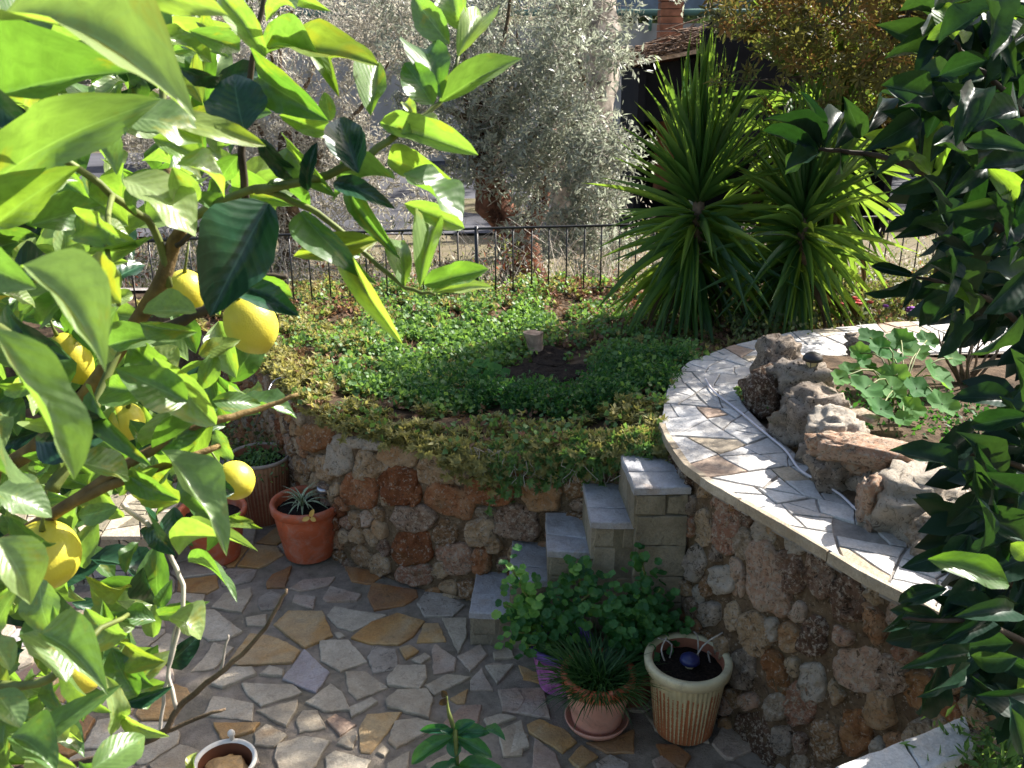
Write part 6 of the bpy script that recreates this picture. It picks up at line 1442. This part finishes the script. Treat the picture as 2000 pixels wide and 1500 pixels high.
P, D = tree_crown(ol3, [e_(900, -20, 12.5, 1.8, 1.2, 1.0, 4), e_(1050, -120, 12.5, 2.0, 1.2, .7, 4), e_(700, 0, 13, 1.6, 1.2, 1.0, 3)], 26000, .065, M['olive_leaf'])
twigs(ol3, P, D, 500, M['twig'], .4, .006)
# scrub and dry weeds between fence and trees
Q = []
for _ in range(2600):
    x, y = rnd.uniform(-4, 5.5), rnd.uniform(6.75, 9.6); f = mn.noise(Vector((x * 1.3, y * 1.3, 6)))
    if f < -.15: continue
    Q.append((x, y, terrain(x, y) + abs(rnd.gauss(.0, .16)) * (1 + f)))
Q = np.repeat(np.array(Q), 12, axis=0); k = len(Q); Q += rng.normal(size=(k, 3)) * .05; sy = rng.uniform(.025, .06, k)
for mm, nm, lb, sl_ in (('weed', 'scrub', 'green and straw coloured scrub behind the iron fence', slice(0, int(k * .45))), ('dry_leaf', 'dry_scrub', 'pale dry weeds behind the iron fence', slice(int(k * .45), int(k * .86))), ('redleaf', 'red_scrub', 'patches of reddish scrub behind the iron fence', slice(int(k * .86), k))):
    idx = rng.permutation(k)[sl_] if False else np.arange(k)[sl_]
    idx = np.argsort(np.sin(np.arange(k) // 12 * 12.9898) * 43758.5453 % 1, kind='stable')[sl_]
    kk = len(idx); Vv, Ff, A = scatter(*LEAF2, frames(rdir(kk, .8), rdir(kk, .5), sy[idx] * .3, sy[idx]), Q[idx], rng.random(kk)); o = part(nm, Vv, Ff, M[mm], att=A); tag(o, lb, 'scrub', None, 'stuff')
mb = MB()
for _ in range(420):
    x, y = rnd.uniform(-3.5, 4.5), rnd.uniform(6.8, 8.6); z = terrain(x, y); h_ = rnd.uniform(.2, .7); mb.add(tube([(x, y, z), (x + rnd.gauss(0, .08), y + rnd.gauss(0, .05), z + h_ * .6), (x + rnd.gauss(0, .18), y + rnd.gauss(0, .08), z + h_)], [.004, .003, .0015], 3, False))
o = part('dry_stems', mb.V, mb.F, M['twig']); tag(o, 'upright dry weed stems behind the iron fence', 'dead stems', None, 'stuff')

# ------------------------------------------------------------------ shed, wall and pillar in the distance
sh = thing('shed', 'dark open lean to shed with dead brushwood piled on its roof', 'shed', (3.4, 16, -1.2))
p0 = ony(1240, 330, 16); p1 = ony(1560, 330, 16); zr = ony(1400, 118, 16).z; zl = ony(1245, 128, 16).z; zrr = ony(1400, 50, 16).z
def quadbox(x0, x1, y0, y1, z0, z1a, z1b):
    return [(x0, y0, z0), (x1, y0, z0), (x1, y1, z0), (x0, y1, z0), (x0, y0, z1a), (x1, y0, z1b), (x1, y1, z1b), (x0, y1, z1a)], [(3, 2, 1, 0), (4, 5, 6, 7), (0, 1, 5, 4), (1, 2, 6, 5), (2, 3, 7, 6), (3, 0, 4, 7)]
x0, x1 = p0.x, p1.x + 1.5
for nm, q in (('side_wall', quadbox(x0, x0 + .12, 16, 18.5, -1.5, zl - .05, zl - .05)), ('back_wall', quadbox(x0 + .12, x1, 18.4, 18.5, -1.5, zl, zrr)), ('side_wall', quadbox(x1, x1 + .12, 16, 18.5, -1.5, zrr, zrr))):
    part(nm, q[0], q[1], M['tarp'], sh, False)
V, Fc = quadbox(x0 - .1, x1 + .2, 15.9, 18.6, zl + .02, zl + .08, zl + .1); V = [(a, b, c + (a - x0) * .18) for a, b, c in V]; part('roof', V, Fc, M['lightwood'], sh, False)
V, Fc = quadbox(x0 + .1, x1, 16.2, 16.3, zl - .9, zl + .0, zl + .55); part('tarpaulin', V, Fc, M['tarp'], sh, False)
tp = [ony(a, b, 15.8) for a, b in [(1372, 66), (1400, 26), (1470, 52), (1600, 150), (1600, 320), (1372, 320)]]; V = tp + [p + Vector((0, .06, 0)) for p in tp]
part('tarpaulin', V, [(5, 4, 3, 2, 1, 0), (6, 7, 8, 9, 10, 11)] + [(i, (i + 1) % 6, (i + 1) % 6 + 6, i + 6) for i in range(6)], M['tarp'], sh, False)
mb = MB()
for _ in range(420):
    t = rnd.random(); x = x0 - .1 + 1.9 * t; z = zl + .08 + (x - x0) * .18 + abs(rnd.gauss(0, .12)) * (1.2 - abs(t - .5)); y = rnd.uniform(15.9, 16.8); d = Vector((rnd.uniform(.4, 1), rnd.gauss(0, .3), rnd.gauss(.15, .2))) * rnd.uniform(.2, .45)
    p = Vector((x, y, z)); mb.add(tube([p - d, p, p + d * .8], [.012, .012, .006], 4, False))
o = part('brushwood_pile', mb.V, mb.F, M['brush'], sh); o['kind'] = 'stuff'
pl = thing('brick_pillar', 'short brown brick pillar rising above the brushwood roof', 'pillar', (ony(1308, 55, 17.5).x, 17.5, 0))
pc = ony(1308, 55, 17.5); w_ = .40
for r_ in range(16):
    V, Fc = box((pc.x, 17.5, pc.z + .05 - .4 + r_ * .12), (w_ * (1 if r_ % 2 else .97), w_, .105)); part('brick_course', V, Fc, M['brick'], pl, False)
V, Fc = box((pc.x, 17.5, pc.z - 1.5), (w_ * .9, w_ * .9, 2.6)); part('pillar_base', V, Fc, M['brick'], pl, False)
bw = thing('concrete_terrace_wall', 'pale concrete wall with a green pipe rail, far behind the olive tree', 'wall', (3, 27, -1))
za = ony(1250, 60, 27).z
V, Fc = box((4, 27.6, (za + .2 - 1.6) / 2), (26, .4, za + .2 + 1.6)); part('wall_face', V, Fc, M['concrete'], bw, False)
V, Fc = tube([(-6, 27.2, ony(1250, 27, 27).z), (14, 27.2, ony(1250, 20, 27).z)], .09, 8); part('pipe_rail', V, Fc, M['greenpipe'], bw)
V, Fc = box((5, 28.6, ony(1250, -30, 28).z), (24, .1, 1.3)); part('sheet_panel', V, Fc, M['bluegrey'], bw, False)
for i in range(9):
    V, Fc = tube([(-5 + i * 2.2, 27.2, za), (-5 + i * 2.2, 27.2, ony(1250, 22, 27).z)], .05, 6); part('rail_post', V, Fc, M['greenpipe'], bw)
# far trees on the rising ground, each its own
for i, (x, y, s) in enumerate([(8.5, 27, 9), (13, 29, 10), (17, 25, 9), (-16, 40, 4.5), (-8, 36, 4), (-2, 42, 5), (6, 38, 4.2), (13, 41, 5), (20, 38, 4.5), (-24, 42, 5), (27, 44, 5), (-12, 50, 6), (4, 52, 6), (16, 54, 6)]):  # the first three, tall ones, are added to shade the road
    lb = ['added tall tree shading the road, behind the tallest yucca', 'second added tree shading the road, behind the ochre crown', 'third added tree shading the road, right of the shed behind the citrus', 'broad far tree behind the lemon branches at left', 'small round tree beside the road at left', 'dense far tree behind the twiggy olive', 'far tree beyond the concrete wall', 'far tree behind the shed roof', 'far tree hidden behind the ochre crown', 'leftmost far tree on the slope', 'rightmost far tree behind the citrus', 'high tree on the left slope', 'high tree on the middle slope', 'high tree on the right slope'][i]
    t = thing('far_tree', lb, 'tree', (x, y, terrain(x, y)), 'trees on the far slope'); z = terrain(x, y)
    V, Fc = tube([(x, y, z - .2), (x + .1, y, z + s * .5), (x, y, z + s * .8)], [.25, .18, .08], 8); part('trunk', V, Fc, M['bark'], t)
    tree_crown(t, [((x, y, z + s * .7), (s * .55, s * .5, s * .42), 2), ((x + s * .25, y, z + s * .5), (s * .35, s * .4, s * .3), 1)], 9000, .22, M['far_tree'], .5, 'crown', .4)
